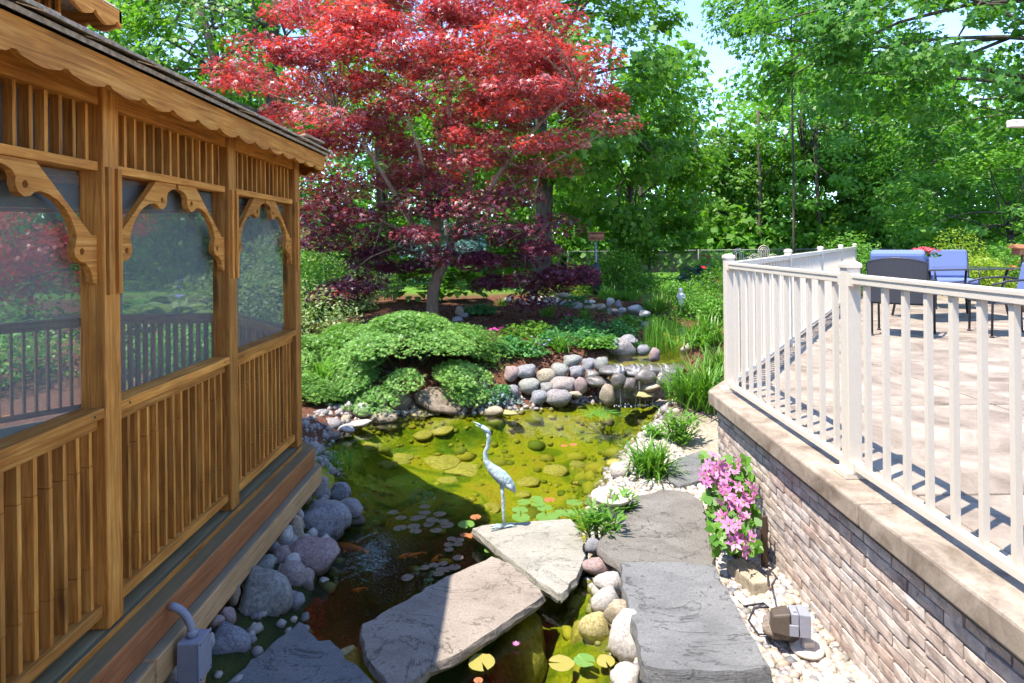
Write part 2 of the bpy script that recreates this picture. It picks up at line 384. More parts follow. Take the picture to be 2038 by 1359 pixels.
def ground_mat():
    m, nt, b, out = new_mat('garden ground')
    at = nt.nodes.new('ShaderNodeVertexColor'); at.layer_name = 'zone'
    sp = nt.nodes.new('ShaderNodeSeparateColor'); L(nt, at.outputs[0], sp.inputs[0])
    c = coords(nt, 'Object')
    n1 = noise(nt, c, 2.2, 6, .6, .5); n2 = noise(nt, c, 34, 4, .7); n3 = noise(nt, c, 1.1, 5, .65, 1.2)
    mulch = ramp(nt, n2, [(.3, (.05, .022, .014)), (.55, (.15, .065, .04)), (.8, (.26, .14, .085))])
    algae = ramp(nt, n3, [(.30, (.022, .065, .006)), (.41, (.10, .165, .012)), (.53, (.32, .32, .03)), (.64, (.40, .31, .05)), (.74, (.22, .13, .03))])
    algae = mixc(nt, ramp(nt, n2, [(.4, (0, 0, 0)), (.8, (.5, .5, .5))]), algae, (.06, .08, .012))
    algae = mixc(nt, at.outputs[1], algae, ramp(nt, n3, [(.35, (.012, .022, .006)), (.65, (.050, .062, .016))]))  # zone alpha brings in the darker bed colour that paints the gazebo shade
    lawn = ramp(nt, n1, [(.3, (.07, .17, .02)), (.7, (.12, .26, .04))])
    sand = ramp(nt, n2, [(.3, (.24, .20, .15)), (.7, (.45, .40, .33))])
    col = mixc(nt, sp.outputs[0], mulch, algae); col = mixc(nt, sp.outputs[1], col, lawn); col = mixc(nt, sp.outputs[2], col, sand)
    L(nt, col, b.inputs['Base Color']); b.inputs['Roughness'].default_value = .9; b.inputs['Specular IOR Level'].default_value = .15
    bump(nt, b, n2, .8, .03); return m
M['ground'] = ground_mat()
def water_mat(name, tint, rip=.12, sc=3.0):
    m, nt, b, out = new_mat(name); nt.nodes.remove(b)
    c = coords(nt, 'Object', (1, .55, 1)); h = noise(nt, c, sc, 4, .5, .4); h2 = noise(nt, c, sc * 6, 2)
    ad = nt.nodes.new('ShaderNodeMath'); ad.operation = 'MULTIPLY_ADD'; ad.inputs[1].default_value = .12
    L(nt, h2, ad.inputs[0]); L(nt, h, ad.inputs[2])
    bp = nt.nodes.new('ShaderNodeBump'); bp.inputs['Strength'].default_value = rip; bp.inputs['Distance'].default_value = .05; L(nt, ad.outputs[0], bp.inputs['Height'])
    fr = nt.nodes.new('ShaderNodeFresnel'); fr.inputs[0].default_value = 1.45; L(nt, bp.outputs[0], fr.inputs['Normal'])
    tr = nt.nodes.new('ShaderNodeBsdfTransparent'); tr.inputs[0].default_value = (*tint, 1)
    gl = nt.nodes.new('ShaderNodeBsdfGlossy'); gl.inputs['Roughness'].default_value = .015; L(nt, bp.outputs[0], gl.inputs['Normal'])
    mx = nt.nodes.new('ShaderNodeMixShader'); L(nt, fr.outputs[0], mx.inputs[0]); L(nt, tr.outputs[0], mx.inputs[1]); L(nt, gl.outputs[0], mx.inputs[2])
    L(nt, mx.outputs[0], out.inputs[0]); return m
M['water'] = water_mat('pond water', (.76, .82, .50), .16, 4.0)
M['stream'] = water_mat('stream water', (.85, .86, .70), .35, 9)
def fall_mat():
    m, nt, b, out = new_mat('falling water'); nt.nodes.remove(b)
    c = coords(nt, 'Object', (30, 30, 3)); h = noise(nt, c, 1.5, 3)
    tr = nt.nodes.new('ShaderNodeBsdfTransparent'); tr.inputs[0].default_value = (.93, .96, 1, 1)
    df = nt.nodes.new('ShaderNodeBsdfPrincipled'); df.inputs['Base Color'].default_value = (.8, .85, .92, 1); df.inputs['Roughness'].default_value = .12
    mx = nt.nodes.new('ShaderNodeMixShader'); L(nt, ramp(nt, h, [(.45, (.08, .08, .08)), (.75, (.75, .75, .75))]), mx.inputs[0])
    L(nt, tr.outputs[0], mx.inputs[1]); L(nt, df.outputs[0], mx.inputs[2]); L(nt, mx.outputs[0], out.inputs[0]); return m
M['fall'] = fall_mat()
def screen_mat():
    m, nt, b, out = new_mat('insect screen'); nt.nodes.remove(b)
    c = coords(nt, 'Object'); h = noise(nt, c, 240, 2, .6)
    tr = nt.nodes.new('ShaderNodeBsdfTransparent'); tr.inputs[0].default_value = (.92, .95, .95, 1)
    df = nt.nodes.new('ShaderNodeBsdfDiffuse'); df.inputs[0].default_value = (.26, .28, .27, 1)
    mx = nt.nodes.new('ShaderNodeMixShader'); L(nt, ramp(nt, h, [(.35, (.38, .38, .38)), (.65, (.13, .13, .13))]), mx.inputs[0])
    L(nt, df.outputs[0], mx.inputs[2]); L(nt, tr.outputs[0], mx.inputs[1]); L(nt, mx.outputs[0], out.inputs[0]); return m
M['screen'] = screen_mat()
M['glass'] = plain('smoked table top', (.05, .055, .065), .08, var=.05, bmp=0)
# leaves
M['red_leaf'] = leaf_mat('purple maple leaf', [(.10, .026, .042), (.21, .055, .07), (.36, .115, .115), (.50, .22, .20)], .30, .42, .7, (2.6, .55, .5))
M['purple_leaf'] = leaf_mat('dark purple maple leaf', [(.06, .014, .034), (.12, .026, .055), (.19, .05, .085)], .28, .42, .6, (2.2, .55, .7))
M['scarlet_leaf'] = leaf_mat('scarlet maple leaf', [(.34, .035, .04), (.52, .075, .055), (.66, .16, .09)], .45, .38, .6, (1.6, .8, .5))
M['green_leaf'] = leaf_mat('green leaf', [(.04, .13, .014), (.095, .235, .028), (.20, .36, .055)], .48)
M['dark_leaf'] = leaf_mat('dark green leaf', [(.028, .11, .016), (.07, .205, .03), (.15, .31, .055)], .48)
M['light_leaf'] = leaf_mat('light green leaf', [(.055, .18, .025), (.12, .30, .045), (.22, .41, .08)], .45)
M['pale_leaf'] = leaf_mat('variegated leaf', [(.10, .20, .05), (.22, .32, .12), (.42, .47, .25)], .35)
M['hosta_leaf'] = leaf_mat('hosta leaf', [(.05, .16, .02), (.10, .26, .03), (.17, .34, .06)], .35, .4, .5)
M['blue_leaf'] = leaf_mat('blue hosta leaf', [(.10, .19, .17), (.17, .27, .26)], .25)
M['blade'] = leaf_mat('long green blade', [(.045, .15, .016), (.10, .25, .03), (.18, .35, .055)], .38, .4)
M['iris_blade'] = leaf_mat('iris blade', [(.018, .075, .025), (.04, .12, .04)], .3)
M['spruce'] = leaf_mat('spruce sprig', [(.05, .16, .03), (.14, .31, .065), (.29, .46, .12)], .30)
M['blue_spruce'] = leaf_mat('blue spruce sprig', [(.05, .13, .13), (.10, .22, .22)], .2)
M['gold_leaf'] = leaf_mat('golden foliage', [(.13, .24, .02), (.25, .36, .04), (.36, .42, .07)], .4)
M['cover_leaf'] = leaf_mat('ground cover leaf', [(.03, .13, .035), (.06, .22, .06), (.11, .30, .08)], .35)
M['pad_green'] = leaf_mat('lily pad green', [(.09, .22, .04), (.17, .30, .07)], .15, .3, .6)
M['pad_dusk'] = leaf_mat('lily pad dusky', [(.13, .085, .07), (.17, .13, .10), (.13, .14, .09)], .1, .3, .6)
M['pad_red'] = leaf_mat('lily pad russet', [(.38, .12, .05), (.45, .18, .08)], .15, .3, .6)
M['pad_olive'] = leaf_mat('lily pad olive', [(.30, .27, .06), (.36, .31, .09)], .15, .3, .6)
M['pink'] = leaf_mat('pink petal', [(.55, .13, .38), (.68, .24, .50), (.78, .45, .62)], .3, .5, .3, (1.1, .8, 1.0))
M['magenta'] = leaf_mat('magenta petal', [(.62, .04, .30), (.72, .10, .40)], .3, .5, .3, (1.1, .7, .9))
M['coral'] = leaf_mat('coral petal', [(.70, .10, .13), (.80, .20, .20)], .3, .5, .3, (1.2, .7, .7))
M['crimson'] = leaf_mat('crimson petal', [(.50, .01, .03), (.62, .02, .05)], .3, .5, .3, (1.2, .5, .5))
M['violet'] = leaf_mat('violet petal', [(.25, .20, .60), (.40, .35, .75)], .3, .5, .3, (1, 1, 1.2))
M['orange_petal'] = leaf_mat('orange petal', [(.75, .25, .06), (.80, .35, .10)], .3, .5, .3, (1.1, .9, .6))
M['koi'] = plain('orange koi', (.85, .18, .03), .35, var=.2, scale=12)
M['foam'] = plain('foam', (.8, .82, .84), .6, var=.1)
M['wicker'] = plain('wicker', (.20, .22, .26), .8, var=.4, scale=80, bmp=.6)
M['feeder'] = wood('feeder wood', (.16, .06, .03), (.33, .14, .07), (.42, .2, .1), 'x')

# ------------------------------------------------------------------ foliage generators
def t_rhomb(w=.55): return np.array([(-.5, 0, 0), (0, -w / 2, .06), (.5, 0, -.05), (0, w / 2, .06)])
def t_leaf(w=.5): return np.array([(-.5, 0, 0), (-.15, -w / 2, .05), (.25, -w * .36, .02), (.55, 0, -.10), (.25, w * .36, .02), (-.15, w / 2, .05)])
def t_star(n=5, inner=.24, spread=250, droop=.18):
    """palmate leaf with n pointed lobes"""
    pts = [(-.15, 0, 0)]
    for i in range(n):
        a = R(-spread / 2 + spread * i / (n - 1)); l = 1.0 if i == n // 2 else (.9 if abs(i - n // 2) == 1 else .6)
        if i: 
            am = a - R(spread / (n - 1) / 2); pts.append((inner * math.cos(am), inner * math.sin(am), 0))
        pts.append((.62 * l * math.cos(a), .62 * l * math.sin(a), -droop * l))
    return np.array(pts)
def basis(nrm, yaw):
    nrm = nrm / np.linalg.norm(nrm, axis=1, keepdims=True)
    ref = np.where(np.abs(nrm[:, 2:3]) > .9, np.array([[1., 0, 0]]), np.array([[0., 0, 1]]))
    t = np.cross(ref, nrm); t /= np.linalg.norm(t, axis=1, keepdims=True); b = np.cross(nrm, t)
    c, s = np.cos(yaw)[:, None], np.sin(yaw)[:, None]
    return t * c + b * s, b * c - t * s, nrm
def leaves_np(tpl, C, nrm, size, yaw=None, r=rng):
    n = len(C); k = len(tpl)
    yaw = r.uniform(0, 2 * np.pi, n) if yaw is None else yaw
    tx, ty, tz = basis(nrm, yaw); size = np.asarray(size) * np.ones(n)
    V = C[:, None, :] + size[:, None, None] * (tpl[None, :, 0:1] * tx[:, None, :] + tpl[None, :, 1:2] * ty[:, None, :] + tpl[None, :, 2:3] * tz[:, None, :])
    return V.reshape(-1, 3), np.arange(n * k).reshape(n, k)
def ball(n, r):
    v = r.normal(size=(n, 3)); v /= np.linalg.norm(v, axis=1, keepdims=True); return v * (r.uniform(0, 1, (n, 1)) ** (1 / 3))
def clumps_to_leaves(cl, rad, per, size, tpl, r, flat=.45, tilt=.55, out=None, shell=.0):
    """cl (n,3) clump centres, rad (n,), per leaves in each"""
    n = len(cl); idx = np.repeat(np.arange(n), per)
    b = ball(len(idx), r)
    if shell: 
        l = np.linalg.norm(b, axis=1, keepdims=True); b = b / l * (shell + (1 - shell) * l)
    off = b * rad[idx][:, None]; off[:, 2] *= flat
    C = cl[idx] + off
    nrm = r.normal(size=(len(idx), 3)) * tilt; nrm[:, 2] += 1.0
    nrm += b * .5 + (0 if out is None else (cl - out)[idx] / (np.linalg.norm((cl - out)[idx], axis=1, keepdims=True) + 1e-6) * .9)
    return leaves_np(tpl, C, nrm, size * r.uniform(.65, 1.25, len(idx)), r=r)
def limb(p0, p1, r0, r1, r, sag=.12, n=6):
    p0, p1 = np.array(p0, float), np.array(p1, float); d = np.linalg.norm(p1 - p0)
    t = np.linspace(0, 1, n); w = np.sin(t * np.pi)[:, None] * (r.normal(size=3) * sag * d * .4)[None]
    up = np.array([0, 0, 1.0]) * (np.sin(t * np.pi)[:, None] * d * .08)
    pts = p0 + (p1 - p0) * t[:, None] + w + up
    return [tuple(p) for p in pts], [r0 + (r1 - r0) * x for x in t]
def tree(name, label, X, Y, z0, trunk_h, trunk_r, centre, radii, ncl, crad, per, size, mat, tpl, seed, group=None, limbs=14, lean=(0, 0), flat=.5, bark='bark', cat='tree', shell=.5, tilt=.6):
    r = np.random.default_rng(seed)
    root = thing(name, label, cat, (X, Y, z0), 0, group)
    c = np.array(centre, float) - np.array([X, Y, z0])
    b = ball(ncl, r); l = np.linalg.norm(b, axis=1, keepdims=True); b = b / l * (shell + (1 - shell) * l)
    cl = c + b * np.array(radii) * (1 + .22 * np.sin(b[:, :1] * 5 + seed) * np.cos(b[:, 1:2] * 4 + seed))
    V, Fs = clumps_to_leaves(cl, crad * r.uniform(.6, 1.35, ncl), per, size, tpl, r, flat, tilt, out=c)
    put('crown', mesh_np('crown', V, Fs, M[mat]), root)
    mb = MB(); top = np.array([lean[0], lean[1], trunk_h])
    k = np.linspace(0, 1, 8); wob = r.normal(size=(8, 2)) * trunk_r * .25
    pts = [(top[0] * t ** 1.3 + wob[i, 0] * (0 < i), top[1] * t ** 1.3 + wob[i, 1] * (0 < i), trunk_h * t - .15 * (i == 0)) for i, t in enumerate(k)]
    mb.tube(pts, [trunk_r * (1.35 if i == 0 else 1.0) * (1 - .5 * t) for i, t in enumerate(k)], 12)
    put('trunk', mb.mesh('trunk', M[bark]), root)
    mb = MB()
    for i in range(min(limbs, ncl)):
        s = pts[r.integers(4, 8)]; p, q = limb(s, cl[i], trunk_r * .26, trunk_r * .05, r); mb.tube(p, q, 6)
        for _ in range(2):
            j = r.integers(0, ncl)
            if np.linalg.norm(cl[j] - cl[i]) < max(radii) * .7:
                p2, q2 = limb(p[3], cl[j], q[3] * .6, .008, r); mb.tube(p2, q2, 5)
    if mb.v: put('limbs', mb.mesh('limbs', M[bark]), root)
    return root
def shrub(name, label, X, Y, z0, rx, ry, rz, n, size, mat, tpl, seed, group=None, cat='shrub', flat=.8, tilt=.8, lump=14, stems=True, crad=.38):
    r = np.random.default_rng(seed)
    root = thing(name, label, cat, (X, Y, z0), 0, group)
    b = ball(lump, r); b[:, 2] = np.abs(b[:, 2]) * .9; l = np.linalg.norm(b, axis=1, keepdims=True) + 1e-6; b = b / l * (.35 + .5 * l)
    cl = b * np.array([rx, ry, rz]) + np.array([0, 0, rz * .12])
    V, Fs = clumps_to_leaves(cl, np.full(lump, crad * (rx + ry + rz) / 2.2) * r.uniform(.7, 1.25, lump), max(1, n // lump), size, tpl, r, flat, tilt, shell=.35)
    V[:, 2] = np.maximum(V[:, 2], .01 + .03 * r.random(len(V)))
    put('foliage', mesh_np('foliage', V, Fs, M[mat]), root)
    if stems:
        mb = MB()
        for i in range(min(6, lump)):
            p, q = limb((0, 0, -.05), cl[i], .018, .006, r); mb.tube(p, q, 5)
        put('stems', mb.mesh('stems', M['bark']), root)
    return root
def blades(n, length, r, spread=.08, width=.014, arch=.9, seg=5, lean=.5, up=.35):
    """arching strap leaves from one crown"""
    a = r.uniform(0, 2 * np.pi, n); L_ = length * r.uniform(.6, 1.15, n); ln = r.uniform(up * .3, 1, n) * lean
    t = np.linspace(0, 1, seg)
    ang = (np.pi / 2 - ln)[:, None] - arch * (t[None, :] ** 1.6) * r.uniform(.5, 1.4, n)[:, None]
    ds = L_[:, None] / (seg - 1)
    rr = np.concatenate([np.zeros((n, 1)), np.cumsum(np.cos(ang[:, :-1]) * ds, 1)], 1); zz = np.concatenate([np.zeros((n, 1)), np.cumsum(np.sin(ang[:, :-1]) * ds, 1)], 1)
    base = r.normal(size=(n, 2)) * spread
    dx, dy = np.cos(a), np.sin(a)
    cx = base[:, :1] + rr * dx[:, None]; cyy = base[:, 1:] + rr * dy[:, None]
    w = width * np.sin(np.clip(t * .86 + .14, 0, 1) * np.pi) ** .7; w[-1] = .0006
    V = np.stack([np.stack([cx - dy[:, None] * w, cyy + dx[:, None] * w, zz], -1), np.stack([cx + dy[:, None] * w, cyy - dx[:, None] * w, zz], -1)], 2)
    base_i = (np.arange(n) * seg * 2)[:, None]; j = (np.arange(seg - 1) * 2)[None]
    q = np.stack([base_i + j, base_i + j + 1, base_i + j + 3, base_i + j + 2], -1).reshape(-1, 4)
    return V.reshape(-1, 3), q
def grass_clump(name, label, X, Y, z0, n, length, seed, mat='blade', group=None, cat='plant', **kw):
    r = np.random.default_rng(seed); V, q = blades(n, length, r, **kw)
    o = put(name, mesh_np(name, V, q, M[mat], smooth=True), None, (X, Y, z0))
    return tag(o, label, cat, group)
def hosta(name, label, X, Y, z0, n, rad, leaf, seed, mat='hosta_leaf', group=None, asp=.55):
    """mound of broad arching leaves"""
    r = np.random.default_rng(seed); seg = 6; t = np.linspace(0, 1, seg)
    a = r.uniform(0, 2 * np.pi, n); k = r.uniform(.15, 1, n)
    rx = rad * k * .7; zz0 = rad * (.85 * (1 - k ** 2) + .22)
    V = []; 
    ang0 = 1.0 - 1.1 * k; Ls = leaf * r.uniform(.75, 1.2, n)
    w = np.array([.05, .36, .5, .45, .28, .01]) * asp * 1.6
    ang = ang0[:, None] - 1.3 * t[None] ** 1.4
    ds = (Ls / (seg - 1))[:, None]
    rr = rx[:, None] + np.concatenate([np.zeros((n, 1)), np.cumsum(np.cos(ang[:, :-1]) * ds, 1)], 1); zz = zz0[:, None] + np.concatenate([np.zeros((n, 1)), np.cumsum(np.sin(ang[:, :-1]) * ds, 1)], 1)
    zz = np.maximum(zz, .02)
    dx, dy = np.cos(a)[:, None], np.sin(a)[:, None]; ww = w[None] * Ls[:, None] * .62
    mid = np.stack([rr * dx, rr * dy, zz - .02 * Ls[:, None]], -1)
    lft = np.stack([rr * dx - dy * ww, rr * dy + dx * ww, zz + .06 * Ls[:, None]], -1); rgt = np.stack([rr * dx + dy * ww, rr * dy - dx * ww, zz + .06 * Ls[:, None]], -1)
    V = np.stack([lft, mid, rgt], 2).reshape(-1, 3)
    bi = (np.arange(n) * seg * 3)[:, None, None]; j = (np.arange(seg - 1) * 3)[None, :, None]; s = np.arange(2)[None, None]
    q = np.stack([bi + j + s, bi + j + s + 1, bi + j + s + 4, bi + j + s + 3], -1).reshape(-1, 4)
    o = put(name, mesh_np(name, V, q, M[mat], smooth=True), None, (X, Y, z0)); return tag(o, label, 'hosta', group)
def flower_mesh(npet=6, w=.42, cup=.15):
    V = []; Fs = []
    for i in range(npet):
        a = 2 * math.pi * i / npet; o = len(V)
        for (x, y, z) in ((.06, 0, 0), (.45, -w * .5, cup * .5), (.75, -w * .36, cup), (1, 0, cup * .8), (.75, w * .36, cup), (.45, w * .5, cup * .5)):
            V.append((x * math.cos(a) - y * math.sin(a), x * math.sin(a) + y * math.cos(a), z))
        Fs.append(tuple(range(o, o + 6)))
    return np.array(V), Fs
# ------------------------------------------------------------------ ground, water
def build_ground():
    xs = np.concatenate([np.linspace(-700, -60, 9)[:-1], np.linspace(-60, -6, 28)[:-1], np.linspace(-6, 8, 190), np.linspace(8, 60, 28)[1:], np.linspace(60, 700, 9)[1:]])
    ys = np.concatenate([np.linspace(-40, -1, 10)[:-1], np.linspace(-1, 15, 215), np.linspace(15, 60, 30)[1:], np.linspace(60, 900, 10)[1:]])
    X, Y = np.meshgrid(xs, ys, indexing='ij'); Z = hfun(X, Y)
    V = np.stack([X, Y, Z], -1).reshape(-1, 3); ny = len(ys)
    i, j = np.meshgrid(np.arange(len(xs) - 1), np.arange(ny - 1), indexing='ij')
    a = (i * ny + j).ravel(); q = np.stack([a, a + ny, a + ny + 1, a + 1], -1)
    me = mesh_np('ground', V, q, M['ground'], smooth=True)
    d = poly_sd(X, Y, POND)
    alg = np.maximum(S((0.02 - Z) / .08) * (d < .3), 0)
    for p in (POOL, CHAN): alg = np.maximum(alg, .8 * S((.12 - poly_sd(X, Y, p)) / .15))
    lawn = S((Y - 14.5) / 1.2 + .25 * np.sin(X * .8)) * (Y < 60)
    sand = S((X - .35) / .3) * S((6.9 - Y) / .8) * (d > 0) 
    bank = S((.40 - d) / .15) * S((-.55 - X) / .2) * S((6.0 - Y) / .5); alg = np.maximum(alg, bank)
    bed_shade = S((5.6 - Y - .25 * np.sin(X * 3)) / .9) * S((.25 - X) / .35)  # gazebo shade painted into the near-left pond bed as a darker colour
    col = np.stack([alg, lawn, np.clip(sand, 0, 1), bed_shade], -1).reshape(-1, 4).astype(np.float32)
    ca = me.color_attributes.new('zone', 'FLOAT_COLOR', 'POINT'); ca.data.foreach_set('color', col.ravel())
    tag(put('ground', me), None, None, kind='structure')
build_ground()
def sheet(name, poly, z, mat, grow=0.0):
    c = np.mean(poly, 0); pts = [(c[0] + (x - c[0]) * (1 + grow), c[1] + (y - c[1]) * (1 + grow)) for x, y in poly]
    mb = MB(); mb.add([(x, y, z) for x, y in pts], [tuple(range(len(pts)))])
    return tag(mb.obj(name, M[mat]), None, None, kind='structure')
sheet('pond_water', [(x, y) for x, y in POND], 0.0, 'water', .05)
sheet('stream_water', POOL, POOL_Z, 'stream', .10)
sheet('stream_water', CHAN, CHAN_Z, 'stream', .03)

# ------------------------------------------------------------------ gazebo
GX = -1.59                      # outer face of the posts on the pond side
DECK, CAPZ, SPZ, HEADZ = 0.55, 1.42, 2.38, 2.60
PW = 0.10; PITCH = 1.085
gz = thing('gazebo', 'brown cedar screened gazebo with scalloped eaves and slatted rails', 'gazebo', (0, 0, 0))
gx = GX - PW / 2                # post centre line
y_far = 4.72 - PW / 2
LW = -4.70
V8 = [(gx, y_far - 4 * PITCH), (gx, y_far), (-2.60, 5.80), (-3.68, 5.80), (LW, y_far), (LW, y_far - 4 * PITCH)]
low_slat = MB()
hs = CAPZ - .055 - (DECK + .10)
low_slat.box(-.0086, .0086, -.0230, .036, 0, .16).box(-.0088, .0088, -.0235, .036, .1625, hs - .1625).box(-.0086, .0086, -.0230, .036, hs - .16, hs)
low_slat = low_slat.mesh('slat', M['cedar_z'])
up_slat = MB().box(-.0085, .0085, -.016, .016, 0, HEADZ - SPZ + .02).mesh('slat', M['cedar_z'])
BR = [(.48, 0), (.31, 0), (.03, -.25), (0, -.25), (0, -.44), (.022, -.435), (.03, -.40), (.045, -.375), (.068, -.355), (.095, -.350), (.120, -.332), (.127, -.305), (.117, -.280),
      (.112, -.255), (.122, -.225), (.145, -.185), (.175, -.15), (.21, -.125), (.25, -.108), (.29, -.10), (.315, -.105), (.335, -.12), (.362, -.125), (.388, -.11), (.40, -.085), (.398, -.062), (.41, -.042), (.44, -.028), (.48, -.02)]
bv, bf = extrude_poly(BR, [(.085, -.312, .013), (.358, -.083, .013)], .028)
br_me = MB().add(bv, bf).mesh('bracket', M['cedar_x'])
bv2 = [(-x, y, z) for x, y, z in bv]; br_me2 = MB().add(bv2, [tuple(reversed(f)) for f in bf]).mesh('bracket', M['cedar_x'])
batten_me = MB().prism([(-.012, 0), (.012, 0), (.012, .014), (-.012, .014)], 0, .50).mesh('batten', M['cedar_z'])
screw_me = MB().box(-.004, .004, -.001, .001, -.004, .004).mesh('screw', M['iron'])
def wall_run(p0, p1, n, detail=True):
    """a run of n panels between two corner posts; local x runs along the wall, local y points inwards"""
    a, b = Vector((*p0, 0)), Vector((*p1, 0)); d = (b - a).normalized(); Ln = (b - a).length; w = Ln / n
    rz = math.atan2(d.y, d.x); inn = Vector((-d.y, d.x, 0))
    def at(x, y, z): p = a + d * x + inn * y; return (p.x, p.y, z)
    for i in range(n):
        x0, x1 = i * w + PW / 2, (i + 1) * w - PW / 2; om = x1 - x0
        # rails sit between posts
        for nm, z0, z1, y0, y1 in (('cap_rail', CAPZ - .040, CAPZ, -.045, .06), ('under_rail', CAPZ - .085, CAPZ - .0405, -.018, .045), ('bottom_rail', DECK + .055, DECK + .10, -.03, .045),
                                   ('spandrel_rail', SPZ - .035, SPZ, -.03, .04), ('header', HEADZ, HEADZ + .09, -.035, .05)):
            MB().box(0, om - .004, y0, y1, z0, z1).obj(nm, M['cedar_x' if abs(d.x) > .5 and False else 'cedar_x'], gz, .003, at(x0 + .002, 0, 0), rz)
        ns = 14 if w < 1.2 else 17
        for k in range(ns):
            xx = x0 + om * (k + .5) / ns
            put('slat', low_slat, gz, at(xx, .012, DECK + .10), rz)
            put('slat', up_slat, gz, at(xx, .006, SPZ), rz)
        MB().box(.0, om, .0, .002, CAPZ, SPZ - .04).obj('screen', M['screen'], gz, 0, at(x0, .048, 0), rz)
        if detail: MB().box(.0, om, .0, .002, DECK + .02, CAPZ - .09).obj('screen', M['screen'], gz, 0, at(x0, .075, 0), rz)
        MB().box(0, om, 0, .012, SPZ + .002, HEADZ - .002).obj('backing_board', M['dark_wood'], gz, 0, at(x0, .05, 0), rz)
        if detail:
            for xx_ in (.06, om - .06): put('screw', screw_me, gz, at(x0 + xx_, -.0462, CAPZ - .02), rz)
            put('bracket', br_me, gz, at(x0 + .002, -.022, SPZ - .037), rz)
            put('bracket', br_me2, gz, at(x1 - .002, -.022, SPZ - .037), rz)
            put('batten', batten_me, gz, at(x1 + .020, -PW / 2 - .0142, SPZ - .52), rz)
            put('batten', batten_me, gz, at(x0 - .020, -PW / 2 - .0142, SPZ - .52), rz)
    return [at(i * w, 0, 0) for i in range(n + 1)], rz
done = set()
for k, (i, j, n) in enumerate(((0, 1, 4), (1, 2, 1), (2, 3, 1), (3, 4, 1), (4, 5, 4))):
    ps, rz = wall_run(V8[i], V8[j], n, k == 0)
    for p in ps:
        key = (round(p[0], 2), round(p[1], 2))
        if key in done: continue
        done.add(key)
        MB().box(-PW / 2, PW / 2, -PW / 2, PW / 2, DECK + .001, 2.69).obj('post', M['cedar_z'], gz, .008, (p[0], p[1], 0), 0)
def octo(e, near=None):
    """outline of the gazebo grown by e"""
    c = e * math.tan(R(22.5)); y0 = V8[0][1] if near is None else near
    return [(gx + e, y0), (gx + e, y_far + c), (-2.60 + c, 5.80 + e), (-3.68 - c, 5.80 + e), (LW - e, y_far + c), (LW - e, y0)]
# floor, ledge, skirt and beam along the outline
MB().prism(octo(.035), DECK - .035, DECK).obj('floor', M['deck'], gz)
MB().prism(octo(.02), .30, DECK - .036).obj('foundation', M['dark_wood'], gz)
def rim(name, e0, e1, z0, z1, mat, bevel=.004, cuts=1):
    A, B = octo(e0), octo(e1)
    for s in range(5):
        a0, a1, b0, b1 = A[s], A[s + 1], B[s], B[s + 1]
        for k in range(cuts if s in (0, 4) else 1):
            n_ = cuts if s in (0, 4) else 1
            f = lambda p, q, t: (p[0] + (q[0] - p[0]) * t, p[1] + (q[1] - p[1]) * t)
            g_ = .0015
            t0, t1 = k / n_ + (g_ if k else 0), (k + 1) / n_ - (g_ if k < n_ - 1 else 0)
            p = [f(a0, a1, t0), f(a0, a1, t1), f(b0, b1, t1), f(b0, b1, t0)]
            MB().prism(p[::-1], z0, z1).obj(name, M[mat], gz, bevel)
rim('floor_edge', .0352, .056, DECK - .052, DECK - .004, 'cedar_y', .003)
rim('ledge_board', .0565, .14, DECK - .055, DECK - .030, 'skirt')
rim('skirt_board', .10, .138, .385, DECK - .0555, 'skirt')
rim('base_beam', .02, .185, .245, .380, 'timber', .012, 2)
# eaves: soffit, scalloped fascia, roof planes, shingles
EAVE = 2.735
MB().prism(octo(.205), 2.692, 2.704).obj('soffit', M['cedar_y'], gz)
def fascia_run(p0, p1, z_low, z_high, per=.21, amp=.022, parent=None, name='fascia', t=.022):
    a, b = Vector((*p0, 0)), Vector((*p1, 0)); Ln = (b - a).length; rz = math.atan2(b.y - a.y, b.x - a.x)
    n = max(8, int(Ln / .0175)); pts = []
    for k in range(n + 1):
        x = Ln * k / n; ph = (x / per) % 1.0
        z = z_low + amp * (1 + math.cos(2 * math.pi * ph)) * .5 + amp * .7 * (abs(math.sin(math.pi * ph)) < .25)
        pts.append((x, z))
    V = [(x, y, z) for y in (0, t) for x, z in pts] + [(x, y, z_high) for y in (0, t) for x, z in pts]
    m = n + 1; Fs = []
    for k in range(n):
        Fs += [(k, k + 1, 2 * m + k + 1, 2 * m + k), (m + k + 1, m + k, 3 * m + k, 3 * m + k + 1), (k + 1, k, m + k, m + k + 1), (2 * m + k, 2 * m + k + 1, 3 * m + k + 1, 3 * m + k)]
    Fs += [(0, 2 * m, 3 * m, m), (n, m + n, 3 * m + n, 2 * m + n)]
    return MB().add(V, Fs).obj(name, M['cedar_x'], parent or gz, 0, (a.x, a.y, 0), rz)
E = octo(.225)
for s in range(5): fascia_run(E[s], E[s + 1], 2.594, 2.715, .21, .014)
RO = octo(.25); ridge0, ridge1 = (-3.14, 1.6), (-3.14, 4.2); RZ = EAVE + .42 * 1.75
def roof():
    V = [(x, y, EAVE) for x, y in RO] + [(*ridge0, RZ), (*ridge1, RZ)]
    up = [(0, 1, 7, 6), (1, 2, 7), (2, 3, 7), (3, 4, 7), (4, 5, 6, 7), (5, 0, 6)]
    V2 = V + [(x, y, z - .018) for x, y, z in V]
    Fs = up + [tuple(i + 8 for i in reversed(f)) for f in up] + [(i + 8, (i + 1) % 6 + 8, (i + 1) % 6, i) for i in range(6)]
    rf = MB().add(V2, Fs).obj('roof', M['shingle'], gz)
    return rf
rf = roof()
